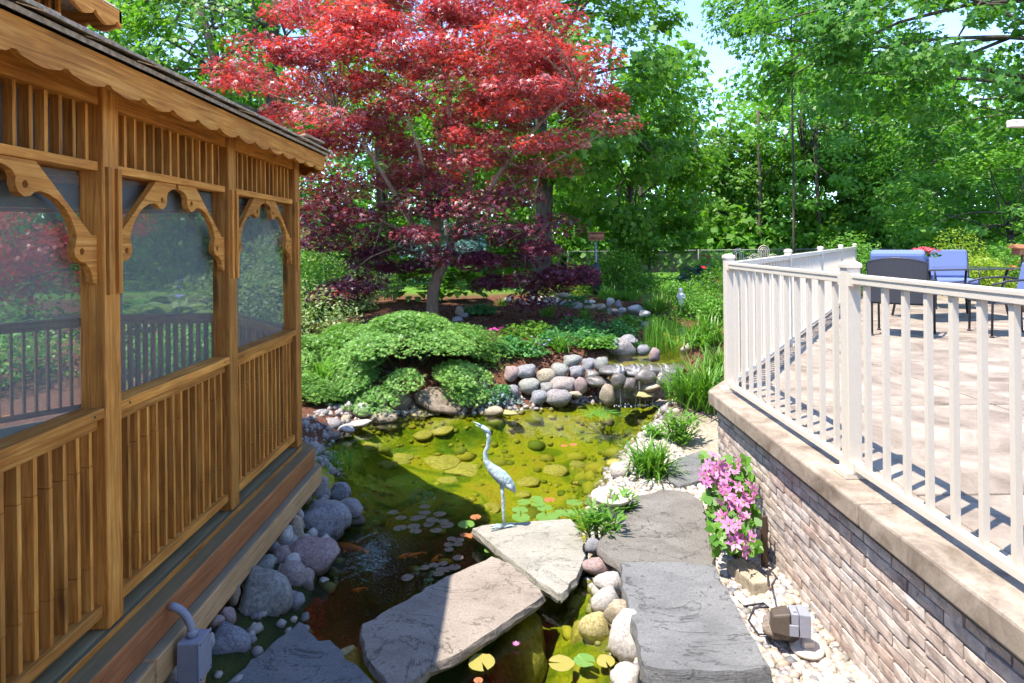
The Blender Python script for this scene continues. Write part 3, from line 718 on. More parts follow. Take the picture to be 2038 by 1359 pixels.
sh_me = [MB().add([(0, -.03, 0), (.30, -.03 + .006 * k, .002), (.30, .12, .052), (0, .12, .05), (0, -.03, .011), (.30, -.03 + .006 * k, .013), (.30, .12, .064), (0, .12, .062)],
                  [(3, 2, 1, 0), (4, 5, 6, 7), (0, 1, 5, 4), (1, 2, 6, 5), (2, 3, 7, 6), (3, 0, 4, 7)]).mesh('shingle', M['shingle']) for k in (-1, 0, 1)]
for s in range(3):
    a, b = Vector((*RO[s], 0)), Vector((*RO[s + 1], 0)); Ln = (b - a).length; rz = math.atan2(b.y - a.y, b.x - a.x); d = (b - a).normalized()
    for row in range(2):
        k = 0; x = -.1 * row
        while x < Ln - .1:
            p = a + d * x; q = Vector((-d.y, d.x, 0)) * (.10 * row)
            put('shingle', sh_me[(k + row) % 3], rf, (p.x + q.x, p.y + q.y, EAVE + .004 + .042 * row + .012 * row), rz, scale=(min(1, (Ln - x) / .3) * .99, 1, 1)); x += .302; k += 1
# cupola on the ridge
CU = [(-2.74, 2.35), (-2.74, 3.86), (-3.54, 3.86), (-3.54, 2.35)]
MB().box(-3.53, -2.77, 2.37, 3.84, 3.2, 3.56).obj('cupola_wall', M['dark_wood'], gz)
for k in range(18): MB().box(-.012, .012, -.01, .01, 3.25, 3.56).obj('slat', M['cedar_z'], gz, 0, (-2.752, 2.40 + k * .084, 0))
cr = MB(); CE = [(-2.52, 2.15), (-2.52, 4.08), (-3.76, 4.08), (-3.76, 2.15)]
cr.add([(x, y, 3.575) for x, y in CE] + [(-3.14, 2.8, 4.1), (-3.14, 3.4, 4.1)], [(0, 1, 5, 4), (1, 2, 5), (2, 3, 4, 5), (3, 0, 4), (3, 2, 1, 0)])
cr.obj('cupola_roof', M['shingle'], gz)
for s in range(2): fascia_run(CE[s], CE[s + 1], 3.44, 3.57, .21, .03)
# electrical box with conduit on the beam
eb = thing('junction_box', 'grey metal junction box with bent conduit on the gazebo base beam', 'junction box', (-1.428, 2.70, .20))
MB().box(-.005, .085, -.055, .055, 0, .17).obj('box', M['grey_box'], eb, .006)
MB().box(.0855, .090, -.058, .058, -.003, .173).obj('cover', M['grey_box'], eb, .002)
for yy, zz in ((-.045, .012), (.045, .012), (-.045, .158), (.045, .158)): MB().lathe([(.004, 0), (.004, .003)], 8).obj('screw', M['iron'], eb, 0, (.0905, yy, zz))
t_ = np.linspace(0, 1, 9)
MB().tube([(.035 - .10 * (1 - math.cos(x * 1.5)), .0, .17 + .13 * math.sin(x * 1.5)) for x in t_], .017, 10).obj('conduit', M['grey_box'], eb)
MB().lathe([(.024, 0), (.024, .025), (.019, .03)], 12).obj('collar', M['grey_box'], eb, 0, (.035, 0, .168))
st = MB().beam((-1.40, 2.62, -.1), (-1.36, 2.70, .22), .035, .05).obj('wooden_stake', M['timber'], None, .004)
tag(st, 'short weathered wooden stake below the grey junction box', 'stake')
# wicker chair inside
wc = thing('wicker_chair', 'grey wicker armchair seen dimly through the near gazebo screen', 'chair', (-2.45, 2.15, DECK), R(75))
MB().prism([(-.3, -.3), (.3, -.3), (.33, .3), (-.33, .3)], .30, .42).obj('seat', M['wicker'], wc, .03)
bk = MB()
for k in range(13):
    a = R(-100 + 200 * k / 12); bk.tube([(.34 * math.sin(a), -.05 - .30 * math.cos(a) * -1, .40), (.40 * math.sin(a), .02 + .36 * math.cos(a), .62 + .25 * max(0, math.cos(a))), (.42 * math.sin(a), .03 + .40 * math.cos(a), .66 + .30 * max(0, math.cos(a)))], .022, 6)
bk.obj('backrest', M['wicker'], wc)
for sx in (-.27, .27):
    for sy in (-.26, .26): MB().tube([(sx, sy, 0), (sx, sy, .32)], .022, 8).obj('leg', M['wicker'], wc)

# ------------------------------------------------------------------ raised patio: brick wall, coping, slabs
PZ = 0.90; WX = 1.545; CXF = 1.485
rail_c = Vector((1.64, 4.76)); rail_e = Vector((6.98, 12.8)); rdir = (rail_e - rail_c).normalized(); rnorm = Vector((-rdir.y, rdir.x))
off = lambda p, k: (p.x + rnorm.x * k, p.y + rnorm.y * k)
wc2 = off(rail_c, .05); we2 = off(rail_e, .05)
# corner of the wall where both faces meet
def corner(xf, e):
    p = Vector(off(rail_c, e)); t = (xf - p.x) / rdir.x; return (xf, p.y + t * rdir.y)
base = MB().prism([(WX + .012, .6), (14, .6), (14, 12.8), (we2[0], 12.8), corner(WX + .012, .085)], -.1, PZ - .05)
pat = tag(base.obj('patio', M['mortar']), None, None, kind='structure')
sl_n = 0
def clip_line(poly, nx, ny, c):
    out = []
    for i in range(len(poly)):
        p, q = poly[i], poly[(i + 1) % len(poly)]; dp, dq = nx * p[0] + ny * p[1] - c, nx * q[0] + ny * q[1] - c
        if dp <= 0: out.append(p)
        if dp * dq < 0: t = dp / (dp - dq); out.append((p[0] + (q[0] - p[0]) * t, p[1] + (q[1] - p[1]) * t))
    return out
ic = off(rail_c, -.12); c_edge = rnorm.x * ic[0] + rnorm.y * ic[1]
for yi in range(-1, 7):
    for xi in range(0, 9):
        x0, x1 = 1.80 + 1.5 * (xi - 0), 1.80 + 1.5 * (xi + 1) - .016; y0, y1 = 1.32 + 1.5 * (yi), 1.32 + 1.5 * (yi + 1) - .016
        if yi == 6: y1 = 12.4
        pl = clip_line([(x0, y0), (x1, y0), (x1, y1), (x0, y1)], rnorm.x, rnorm.y, c_edge)
        if len(pl) < 3 or x0 > 13: continue
        MB().prism(pl, PZ - .05, PZ - .002).obj('patio_slab', M['stamped'], pat, .006)
wall = thing('brick_wall', 'low weathered brick wall under tan concrete coping holding the patio', 'wall', (0, 0, 0))
bl, bh, course = .195, .0465, .0548
yc = corner(WX, .085)[1]
brick_me = []
for k in range(7):
    r = np.random.default_rng(50 + k); mb = MB()
    xs_ = np.linspace(0, bl, 4); zs_ = np.linspace(0, bh, 3); V = []; Fs = []
    for a in xs_:
        for z in zs_: V.append((-r.uniform(0, .003) + (.003 if a in (xs_[0], xs_[-1]) or z in (zs_[0], zs_[-1]) else 0), a + r.uniform(-.002, .002), z + r.uniform(-.003, .003)))
    V += [(.06, a, z) for a in (0, bl) for z in (0, bh)]
    Fs = [(i * 3 + j, i * 3 + j + 1, (i + 1) * 3 + j + 1, (i + 1) * 3 + j) for i in range(3) for j in range(2)]
    Fs += [(2, 13, 15, 11, 8, 5), (0, 3, 6, 9, 14, 12), (0, 12, 13, 2, 1), (9, 10, 11, 15, 14)]
    mb.add(V, Fs); brick_me.append(mb.mesh('brick', M['brick']))
ncourse = 13
for c in range(ncourse):
    y = 1.15 - (.1 if c % 2 else 0); z = .045 + c * course; k = 0
    while y < yc - .05:
        f = min(1, (yc - y) / bl); rj = random.uniform(-.004, .004)
        put('brick', brick_me[random.randrange(7)], wall, (WX + rj, y, z + random.uniform(-.002, .002)), 0, scale=(1, f, 1)); y += bl + .010
    # the far face turning away
    p = Vector(corner(WX, .085)); t = .02
    while t < 1.2:
        q = p + rdir * t; put('brick', brick_me[random.randrange(7)], wall, (q.x + .0, q.y, z), math.atan2(rdir.y, rdir.x) - R(90)); t += bl + .01
MB().box(WX - .012, WX + .05, .7, yc, .045 + ncourse * course + .002, PZ - .142).obj('ledge_strip', M['rust_brick'], wall)
MB().box(WX - .022, WX + .05, .7, yc, PZ - .14, PZ - .107).obj('flashing', M['flashing'], wall)
MB().prism([(WX + .02, .7), (WX + .09, .7), (WX + .09, yc), (WX + .02, yc)], 0, PZ - .2).obj('mortar_bed', M['mortar'], wall)
ycc = corner(CXF, .15)[1]
for y0, y1 in ((.7, 2.72), (2.724, 4.30), (4.304, None)):
    if y1: MB().box(CXF, 1.796, y0, y1, PZ - .106, PZ).obj('coping', M['concrete'], wall, .012)
    else:
        ip = off(rail_c, -.12); it = (1.796 - ip[0]) / rdir.x; inn_ = (1.796, ip[1] + it * rdir.y)
        MB().prism([(CXF, y0), (1.796, y0), inn_, (CXF, ycc)], PZ - .106, PZ).obj('coping', M['concrete'], wall, .012)
co, ci = Vector((CXF, ycc)), Vector(inn_)
nseg = 5; Lr = 9.4
for k in range(nseg):
    a, b = co + rdir * (Lr * k / nseg + (.002 if k else .002)), co + rdir * (Lr * (k + 1) / nseg - .002)
    c, d_ = ci + rdir * (Lr * (k + 1) / nseg - .002), ci + rdir * (Lr * k / nseg + .002)
    MB().prism([tuple(a), tuple(d_), tuple(c), tuple(b)], PZ - .106, PZ).obj('coping', M['concrete'], wall, .012)

# ------------------------------------------------------------------ railing
rl = thing('patio_railing', 'white metal railing with square balusters along the patio edge', 'railing', (1.64, 4.76, PZ))
bal_me = MB().box(-.0115, .0115, -.0115, .0115, 0, .86).mesh('baluster', M['white_metal'])
def add_post(x, y, rz, base=True):
    o = thing('post', None, None); del_keys = None
    o.parent = rl; o.location = (x - 1.64, y - 4.76, 0); o.rotation_euler = (0, 0, rz)
    MB().box(-.033, .033, -.033, .033, .004, 1.005).obj('shaft', M['white_metal'], o, .003)
    mb = MB(); mb.box(-.039, .039, -.039, .039, 1.005, 1.024)
    mb.add([(-.039, -.039, 1.0241), (.039, -.039, 1.0241), (.039, .039, 1.0241), (-.039, .039, 1.0241), (-.02, -.02, 1.040), (.02, -.02, 1.040), (.02, .02, 1.040), (-.02, .02, 1.040)],
           [(0, 1, 5, 4), (1, 2, 6, 5), (2, 3, 7, 6), (3, 0, 4, 7), (4, 5, 6, 7)]); mb.obj('cap', M['white_metal'], o, .002)
    if base: MB().box(-.062, .062, -.062, .062, .001, .030).obj('base_plate', M['white_metal'], o, .003)
rb_me = {z0: MB().box(0, .03, -.0285, .0285, z0, z1).mesh('rail_bracket', M['white_metal']) for z0, z1 in ((.920, .9775), (.030, .0765))}
def span(p, q, n):
    p, q = Vector(p), Vector(q); d = (q - p).normalized(); rz = math.atan2(d.y, d.x); Ln = (q - p).length
    for nm, z0, z1, w in (('top_rail', .930, .972, .022), ('bottom_rail', .038, .070, .019)):
        mb = MB().box(.034, Ln - .034, -w, w, z0, z1)
        if nm == 'top_rail': mb.box(.034, Ln - .034, -w - .004, w + .004, z1 - .014, z1 + .004)
        mb.obj(nm, M['white_metal'], rl, .003, (p.x - 1.64, p.y - 4.76, 0), rz)
    for e_ in (.034, Ln - .034 - .03):
        for z0, z1 in ((.920, .976), (.030, .076)): put('rail_bracket', rb_me[z0], rl, (p.x - 1.64 + d.x * e_, p.y - 4.76 + d.y * e_, 0), rz)
    for k in range(1, n):
        s = p + d * (Ln * k / n); put('baluster', bal_me, rl, (s.x - 1.64, s.y - 4.76, .0705), rz)
ypost = [4.76, 3.05, 1.34, -.37]
for k in range(3):
    span((1.64, ypost[k + 1]), (1.64, ypost[k]), 12)
for y in ypost: add_post(1.64, y, 0)
pp = [rail_c + rdir * (9.652 * k / 4) for k in range(5)]
for k in range(4): span(tuple(pp[k]), tuple(pp[k + 1]), 18)
for p in pp[1:]: add_post(p.x, p.y, math.atan2(rdir.y, rdir.x), True)

# the house behind the viewer closes off the sky on that side
hw = MB().box(-7.5, 9, -3.1, -2.8, -.2, 3.4).obj('house_wall', M['brick'])
tag(hw, None, None, kind='structure')
# ------------------------------------------------------------------ boulders
def ico(sub):
    import bmesh
    bm = bmesh.new(); bmesh.ops.create_icosphere(bm, subdivisions=sub, radius=1.0)
    bm.verts.index_update(); V = np.array([v.co[:] for v in bm.verts]); Fs = np.array([[v.index for v in f.verts] for f in bm.faces]); bm.free(); return V, Fs
ICO3 = ico(3); ICO2 = ico(2); ICO1 = ico(1)
def rock_verts(seed, V, rough=.10, facets=9):
    r = np.random.default_rng(seed); n = V.copy()
    d = np.ones(len(V))
    for _ in range(facets):                                    # worn flat faces
        a = r.normal(size=3); a /= np.linalg.norm(a); k = r.uniform(.62, .90)
        dot = V @ a; d = np.where(dot > k, np.minimum(d, (k / np.maximum(dot, 1e-3)) * .8 + d * .2), d)
    for s, amp in ((1.6, rough), (3.4, rough * .45), (7.5, rough * .16)):
        ph = r.uniform(0, 6, 3); q = r.normal(size=(3, 3)); d = d + amp * (np.sin(V @ q[0] * s + ph[0]) * np.sin(V @ q[1] * s + ph[1]) + .5 * np.sin(V @ q[2] * s * 1.3 + ph[2]))
    return n * d[:, None]
ORD = 'first second third fourth fifth sixth seventh eighth ninth tenth eleventh twelfth thirteenth fourteenth fifteenth sixteenth seventeenth eighteenth nineteenth twentieth twenty-first twenty-second'.split()
def ranked(lst): return list(zip(sorted(lst, key=lambda a: (a[0][0] if hasattr(a[0], '__len__') else a[0])), ORD))
ROCKS = {}
def rock_mesh(mat, var):
    k = (mat, var)
    if k not in ROCKS: ROCKS[k] = mesh_np('boulder', rock_verts(100 + var, ICO3[0], .09 if var < 6 else .15), ICO3[1], M[mat], smooth=True)
    return ROCKS[k]
def boulder(cx, cy, w, h, mat, label, zc=None, group=None, name='boulder', var=None, depth=.85, rot=None, cat='boulder'):
    """centre pixel and size in the photo's pixels; zc = height of its centre"""
    z = 0.05 if zc is None else zc
    x, y = P(cx, cy, z)
    for _ in range(3):
        if zc is None: z = max(.02, .45 * h * y / F_PX * .5); x, y = P(cx, cy, z)
    sx = w * y / F_PX / 2
    ang = math.atan2(EYE - z, y)                                 # seen from above: the picture height mixes height and depth
    Hh = h * y / F_PX / 2 * 1.2; sy = sx * depth; tn = (EYE - z) / y
    sz = math.sqrt(max((.55 * Hh) ** 2, Hh * Hh - (sy * tn) ** 2)); sx *= 1.2
    if z < -.05: z = float(hfun(x, y)) - sz * .2; sy *= 1.25
    v = random.randrange(9) if var is None else var
    o = put(name, rock_mesh(mat, v), None, (x, y, z), 0, 0, (sx * 1.02, sy, sz), rot or (random.uniform(-.15, .15), random.uniform(-.15, .15), random.uniform(-.4, .4)))
    return tag(o, label, cat, group)
Z3 = lambda a: (a[0] * .3729, 880 + a[1] * .3729, a[2] * .3729, a[3] * .3729)
GAZ = [((1715, 262, 115, 135), 'boulder', 'rough grey boulder tucked under the far corner of the gazebo beam', .10),
       ((1815, 278, 105, 115), 'boulder_blue', 'pale blue boulder right behind the far corner boulders of the gazebo', .05),
       ((1875, 358, 135, 105), 'boulder', 'smooth mauve grey stone leaning out over the water by the gazebo corner', .08),
       ((1735, 418, 245, 195), 'boulder_blue', 'big cracked blue grey boulder below the gazebo far corner', .10),
       ((1905, 418, 90, 65), 'boulder_brown', 'small brown stone half in the water beside the cracked blue boulder', .01),
       ((1690, 605, 245, 215), 'boulder_pink', 'big rounded pink granite boulder at the edge of the dark water', .08),
       ((1590, 480, 95, 155), 'boulder_tan', 'tan grey stone wedged behind the cracked blue boulder', .14),
       ((1597, 380, 48, 65), 'boulder_white', 'small white stone next to the gazebo beam', .20),
       ((1510, 495, 115, 120), 'boulder_white', 'pale angular stone against the gazebo beam', .16),
       ((1458, 555, 62, 52), 'boulder_blue', 'small dark stone under the pale angular stone', .17),
       ((1500, 612, 95, 110), 'boulder_pink', 'reddish stone between the pale angular stone and the grey one', .12),
       ((1415, 652, 125, 115), 'boulder_green', 'grey green stone resting against the middle of the gazebo beam', .14),
       ((1570, 622, 82, 55), 'boulder_white', 'small white stone in front of the pink granite boulder', .12),
       ((1560, 712, 155, 145), 'boulder', 'mauve grey boulder below the pink granite boulder', .08),
       ((1642, 748, 95, 125), 'boulder_pink', 'speckled pinkish stone at the waterline below the granite boulder', .03),
       ((1575, 852, 105, 125), 'boulder', 'blocky grey stone standing in the dark water', .05),
       ((1400, 850, 275, 335), 'boulder_green', 'largest boulder, smooth grey green, beside the gazebo base', .10),
       ((1215, 1080, 225, 215), 'boulder_blue', 'blue grey angular boulder in front of the largest grey green boulder', .10),
       ((1252, 812, 52, 100), 'boulder_tan', 'small upright tan cobble between gazebo beam and the largest boulder', .22),
       ((1217, 922, 80, 98), 'boulder_pink', 'small reddish cobble behind the grey junction box', .20),
       ((1157, 950, 72, 58), 'boulder_pink', 'little round pink cobble close to the junction box', .22),
       ((1120, 1060, 55, 92), 'boulder_white', 'speckled white cobble directly beside the junction box', .16),
       ((1140, 1235, 145, 100), 'boulder_green', 'rounded grey stone under the wooden stake', .05),
       ((915, 1240, 115, 105), 'boulder_white', 'white speckled cobble below the junction box', .12),
       ((1380, 1098, 85, 52), 'boulder', 'flat small stone at the corner of the shaded flagstone', .04),
       ((1330, 720, 110, 120), 'boulder_green', 'half hidden grey stone filling the gap under the gazebo beam', .15),
       ((1625, 300, 60, 60), 'boulder_brown', 'small brown stone in the gap under the gazebo beam far end', .14)]
for a, mat, lab, zc in GAZ: boulder(*Z3(a), mat, lab, zc, 'boulders along the gazebo base')
Z4 = lambda a: (560 + a[0] * .3385, 440 + a[1] * .3385, a[2] * .3385, a[3] * .3385)
LEFT = [((275, 1105, 88, 72), 'boulder_white'), ((405, 1040, 98, 68), 'boulder_white'), ((350, 1110, 58, 72), 'boulder_white'), ((395, 1105, 72, 82), 'boulder_white'), ((480, 1110, 105, 78), 'boulder_white'),
        ((365, 1172, 78, 58), 'boulder_tan'), ((470, 1188, 125, 48), 'boulder_white'), ((395, 1222, 85, 52), 'boulder_white')]
for (a, mat), o_ in ranked(LEFT): boulder(*Z4(a), mat, o_ + ' from the left of the pale stones heaped by the gazebo corner', .12 if a[1] < 1150 else .06, 'pale stones at the left end of the pond')
for a, mat, lab, zc in [((300, 1192, 112, 78), 'boulder', 'grey stone beside the dark one nearest the gazebo corner post', .08), ((190, 1228, 108, 98), 'boulder_blue', 'dark blue grey stone next to the gazebo corner post', .08),
                        ((225, 1145, 78, 78), 'boulder_blue', 'dark grey stone behind the low conifer at the gazebo corner', .14), ((290, 1268, 112, 52), 'boulder_brown', 'flat brown stone at the waterline near the gazebo corner', .02),
                        ((610, 1152, 165, 75), 'boulder_tan', 'broad rippled tan boulder lying at the pond edge below the spruce', .03), ((530, 1048, 115, 85), 'boulder_green', 'mossy grey stone under the left skirt of the spreading spruce', .12),
                        ((620, 1018, 135, 95), 'boulder_brown', 'upper brown boulder under the spreading spruce', .20), ((700, 1068, 145, 105), 'boulder_brown', 'rounded brown boulder at the water under the spreading spruce', .10),
                        ((605, 1088, 72, 65), 'boulder_brown', 'small dark brown stone between the boulders under the spruce', .08), ((780, 1088, 95, 55), 'boulder_brown', 'low brown stone beside the long boulder under the spruce', .05),
                        ((950, 1065, 265, 125), 'boulder_brown', 'long flat faced brown boulder standing in the water below the spruce', .10), ((200, 1302, 112, 52), 'boulder_algae', 'olive stone sunk in the shallow water by the gazebo corner', -.05)]:
    boulder(*Z4(a), mat, lab, zc, 'boulders below the spruce')
Z5 = lambda a: (900 + a[0] * .2551, 540 + a[1] * .2551, a[2] * .2551, a[3] * .2551)
FAR = [((575, 780, 155, 95), 'boulder', 'long grey stone topping the left end of the far stone wall'), ((465, 800, 115, 115), 'boulder_pink', 'pinkish stone behind the small blue green plant'),
       ((730, 815, 135, 115), 'boulder_tan', 'tan and grey split stone in the upper course of the far wall'), ((850, 772, 135, 120), 'boulder_green', 'grey stone leaning right in the upper course of the far wall'),
       ((935, 697, 140, 88), 'boulder_green', 'long smooth stone on top of the far wall'), ((1065, 727, 110, 95), 'boulder', 'round pink grey stone on top of the far wall'),
       ((1175, 747, 112, 148), 'boulder_green', 'tall upright grey stone left of the waterfall'), ((970, 782, 115, 82), 'boulder', 'oval grey stone in the middle of the far wall'),
       ((1085, 808, 110, 78), 'boulder_wet', 'dark stone under the round pink grey one'), ((615, 887, 160, 120), 'boulder_green', 'large oval grey green stone in the lower far wall'),
       ((735, 907, 115, 80), 'boulder', 'flat grey stone right of the large oval one'), ((865, 882, 195, 110), 'boulder', 'wide mauve stone in the lower far wall'),
       ((1000, 882, 115, 115), 'boulder_pink', 'rust streaked stone right of the wide mauve one'), ((675, 985, 135, 110), 'boulder_blue', 'wet blue grey stone at the waterline of the far wall'),
       ((840, 982, 195, 140), 'boulder', 'largest pale stone at the waterline of the far wall'), ((475, 932, 105, 100), 'boulder_blue', 'dark stone below the small blue green plant'),
       ((330, 957, 145, 90), 'boulder_green', 'mottled stone in shade beside the long brown boulder'), ((205, 927, 155, 118), 'boulder', 'oval grey stone under the right skirt of the spruce'),
       ((1305, 607, 210, 158), 'boulder', 'big purple grey boulder above the waterfall'), ((1390, 537, 125, 75), 'boulder_blue', 'slate blue stone behind the big purple boulder'),
       ((1500, 610, 95, 88), 'boulder_blue', 'blue grey stone at the pool above the waterfall'), ((1580, 652, 88, 98), 'boulder_pink', 'pink pointed stone sitting in the pool above the waterfall'),
       ((1465, 430, 120, 90), 'boulder_blue', 'slate slab pile beside the reeds'), ((1215, 955, 115, 155), 'boulder_tan', 'wet tan upright stone left of the falling water'),
       ((1130, 858, 175, 85), 'boulder_wet', 'black wet stone left of the falling water'), ((430, 1042, 115, 85), 'boulder', 'grey stone in the shallow water below the far wall'),
       ((515, 1017, 80, 65), 'boulder', 'small block stone at the foot of the far wall'), ((960, 957, 95, 45), 'boulder_tan', 'small sunken tan stone at the foot of the far wall'),
       ((330, 1092, 135, 75), 'boulder_tan', 'pale tan stone in the shallow water near the crane beak'), ((450, 1105, 110, 40), 'boulder_algae', 'flat ochre stone just under the water near the far wall'),
       ((1380, 880, 110, 90), 'boulder_wet', 'wet mauve stone in the middle of the waterfall'), ((1290, 850, 110, 110), 'boulder_wet', 'wet slate stone under the waterfall left streams'), ((1510, 820, 150, 110), 'boulder_wet', 'dark ledge stone under the waterfall lip'),
       ((1550, 895, 160, 62), 'boulder_tan', 'tilted tan ledge stone right of the falling water'), ((1510, 955, 140, 52), 'boulder_algae', 'ochre wet stone at the foot of the waterfall'), ((1650, 850, 130, 130), 'boulder_wet', 'shaded stone between the waterfall and the daylilies')]
for a, mat, lab in FAR:
    p = Z5(a); yy = 7.80 + .42 * (1020 - a[1]) / 300 if a[1] > 640 else None
    if a[1] > 1000: zc = .03
    elif 'water' in lab and a[0] > 1250 and a[1] > 800: zc = max(0, PY(p[0], p[1], 7.72)[2])
    elif yy: zc = max(.0, PY(p[0], p[1], yy)[2])
    else: zc = .60 if a[1] < 560 else .52
    boulder(*p, mat, lab, zc, 'stones of the far pond wall')
for a, mat, lab, zc in [((1850, 600, 115, 85), 'boulder_white', 'pale striped stone right of the upper pool', .52), ((1880, 722, 165, 125), 'boulder_white', 'white boulder right of the waterfall', .38),
                        ((1965, 565, 85, 95), 'boulder_tan', 'tan stone among the daylilies at the railing corner', .5), ((1660, 1035, 135, 48), 'boulder_white', 'flat white stone in the shallows right of the waterfall', .0),
                        ((1655, 1102, 92, 115), 'boulder_white', 'round white stone at the right bank of the pond', .06), ((1960, 815, 100, 70), 'boulder_tan', 'tan stone below the white boulder by the daylilies', .28)]:
    boulder(*Z5(a), mat, lab, zc, 'stones right of the waterfall')
UP = [(630, 225, 82, 62), (710, 215, 82, 52), (765, 247, 112, 52), (815, 215, 112, 62), (870, 187, 92, 47), (765, 162, 82, 47), (880, 257, 72, 47), (970, 272, 132, 52), (1085, 277, 102, 52), (1155, 277, 72, 52),
      (1240, 240, 62, 75), (1300, 262, 52, 65), (1265, 307, 62, 37), (1325, 302, 72, 42), (1430, 297, 105, 65), (680, 262, 92, 30), (940, 237, 82, 42), (1080, 237, 82, 37), (520, 232, 70, 46), (440, 222, 66, 44), (1500, 330, 80, 50), (560, 262, 70, 40)]
for a, o_ in ranked(UP): boulder(*Z5(a), random.choice(['boulder_white', 'boulder_white', 'boulder_tan', 'boulder']), o_ + ' from the left of the pale rounded stones edging the upper stream', .74 if a[1] > 200 else .86, 'stones edging the upper stream')
for a, mat, lab, zc in [((60, 312, 65, 92), 'boulder_tan', 'upright tan stone right of the hosta behind the maple', .78), ((40, 380, 75, 62), 'boulder', 'mauve stone below the upright tan one near the maple', .70), ((100, 345, 60, 50), 'boulder', 'small grey stone at the end of the upper stream', .72)]:
    boulder(*Z5(a), mat, lab, zc)
Z7 = lambda a: (1140 + a[0] * .382, 840 + a[1] * .382, a[2] * .382, a[3] * .382)
for a, mat, lab, zc in [((188, 835, 140, 125), 'boulder_white', 'round white boulder beside the thick grey path slab', .14), ((170, 945, 145, 175), 'boulder_white', 'white angular boulder below the round white one', .07),
                        ((240, 985, 135, 130), 'boulder_tan', 'cream boulder squeezed against the thick grey path slab', .13), ((292, 1130, 172, 262), 'boulder_white', 'largest white boulder beside the thick path slab', .09),
                        ((125, 1090, 155, 205), 'boulder_algae', 'ochre boulder half under water below the white boulders', -.02), ((115, 748, 135, 95), 'boulder_pink', 'pinkish blocky stone at the tip of the crane slab', .06),
                        ((105, 645, 78, 78), 'boulder_blue', 'small grey stone between crane slab and path slab', .10), ((275, 1325, 150, 110), 'boulder_white', 'pinkish white boulder at the bottom edge of the gravel', .08),
                        ((40, 1165, 95, 145), 'boulder_algae', 'green algae covered stone under water near the white boulders', -.14), ((405, 75, 88, 80), 'boulder_white', 'white stone behind the right bank daylily', .12),
                        ((250, 248, 95, 90), 'boulder_white', 'white stone behind the bird bath dish', .14), ((1100, 1072, 205, 135), 'boulder_brown', 'smooth brown grey stone under the floodlight', .15)]:
    boulder(*Z7(a), mat, lab, zc)
ZS = lambda a: (640 + a[0] * .3672, 860 + a[1] * .3672, a[2] * .3672, a[3] * .3672)
for a, o_ in ranked([(355, 75, 110, 45), (790, 160, 210, 75), (1125, 255, 125, 55), (1255, 198, 135, 68), (1095, 305, 85, 42), (1385, 145, 95, 52), (1420, 305, 105, 55), (910, 385, 115, 38), (1310, 1050, 85, 125), (1385, 1125, 95, 75), (690, 215, 110, 50), (560, 30, 130, 45), (200, 60, 90, 40), (1150, 1110, 150, 60), (430, 160, 90, 40)]):
    boulder(*ZS(a), 'boulder_algae', o_ + ' from the left of the algae covered stones sunk in the pond', -.30, 'sunken stones')
for a, o_ in ranked([(840, 1217, 105, 45), (955, 1207, 125, 45), (710, 1272, 135, 65), (620, 1322, 125, 55), (930, 1262, 260, 52), (500, 1290, 110, 45)]):
    boulder(*Z4(a), 'boulder_algae', o_ + ' from the left of the ochre stones under the shallows below the spruce', -.09, 'sunken ochre stones in the left shallows')

def bed_stones():
    r = np.random.default_rng(14); n = 1500; X = r.uniform(-2.0, 2.2, n); Y = r.uniform(3.0, 8.3, n); d = poly_sd(X, Y, POND); k = (d < -.05) & ((Y > 5.2 + .5 * r.normal(size=n)) | (X > .25)) & (r.random(n) < np.clip(1.25 + d * .9, .15, 1))
    X, Y = X[k], Y[k]; n = len(X); z = hfun(X, Y); tv, tf = ICO1; s = r.uniform(.02, .055, n) + .07 * (r.random(n) > .94)
    T = tv[None] * (s[:, None, None] * r.uniform(.6, 1.4, (n, 1, 3)) * np.array([1, 1, .6])) * (1 + .12 * r.normal(size=(n, len(tv), 1)))
    V = (T + np.stack([X, Y, z], -1)[:, None]).reshape(-1, 3); Fs = (tf[None] + (np.arange(n) * len(tv))[:, None, None]).reshape(-1, 3)
    m, nt, b, out = new_mat('bed stones'); ge = nt.nodes.new('ShaderNodeNewGeometry')
    L(nt, ramp(nt, ge.outputs['Random Per Island'], [(0, (.12, .14, .02)), (.3, (.28, .26, .04)), (.55, (.10, .13, .015)), (.8, (.36, .31, .06)), (1, (.22, .18, .04))]), b.inputs['Base Color']); b.inputs['Roughness'].default_value = .8
    tag(put('pond_bed_stones', mesh_np('pond_bed_stones', V, Fs, m, smooth=True)), 'small algae stained stones on the bed of the pond', 'pebbles', kind='stuff')
bed_stones()
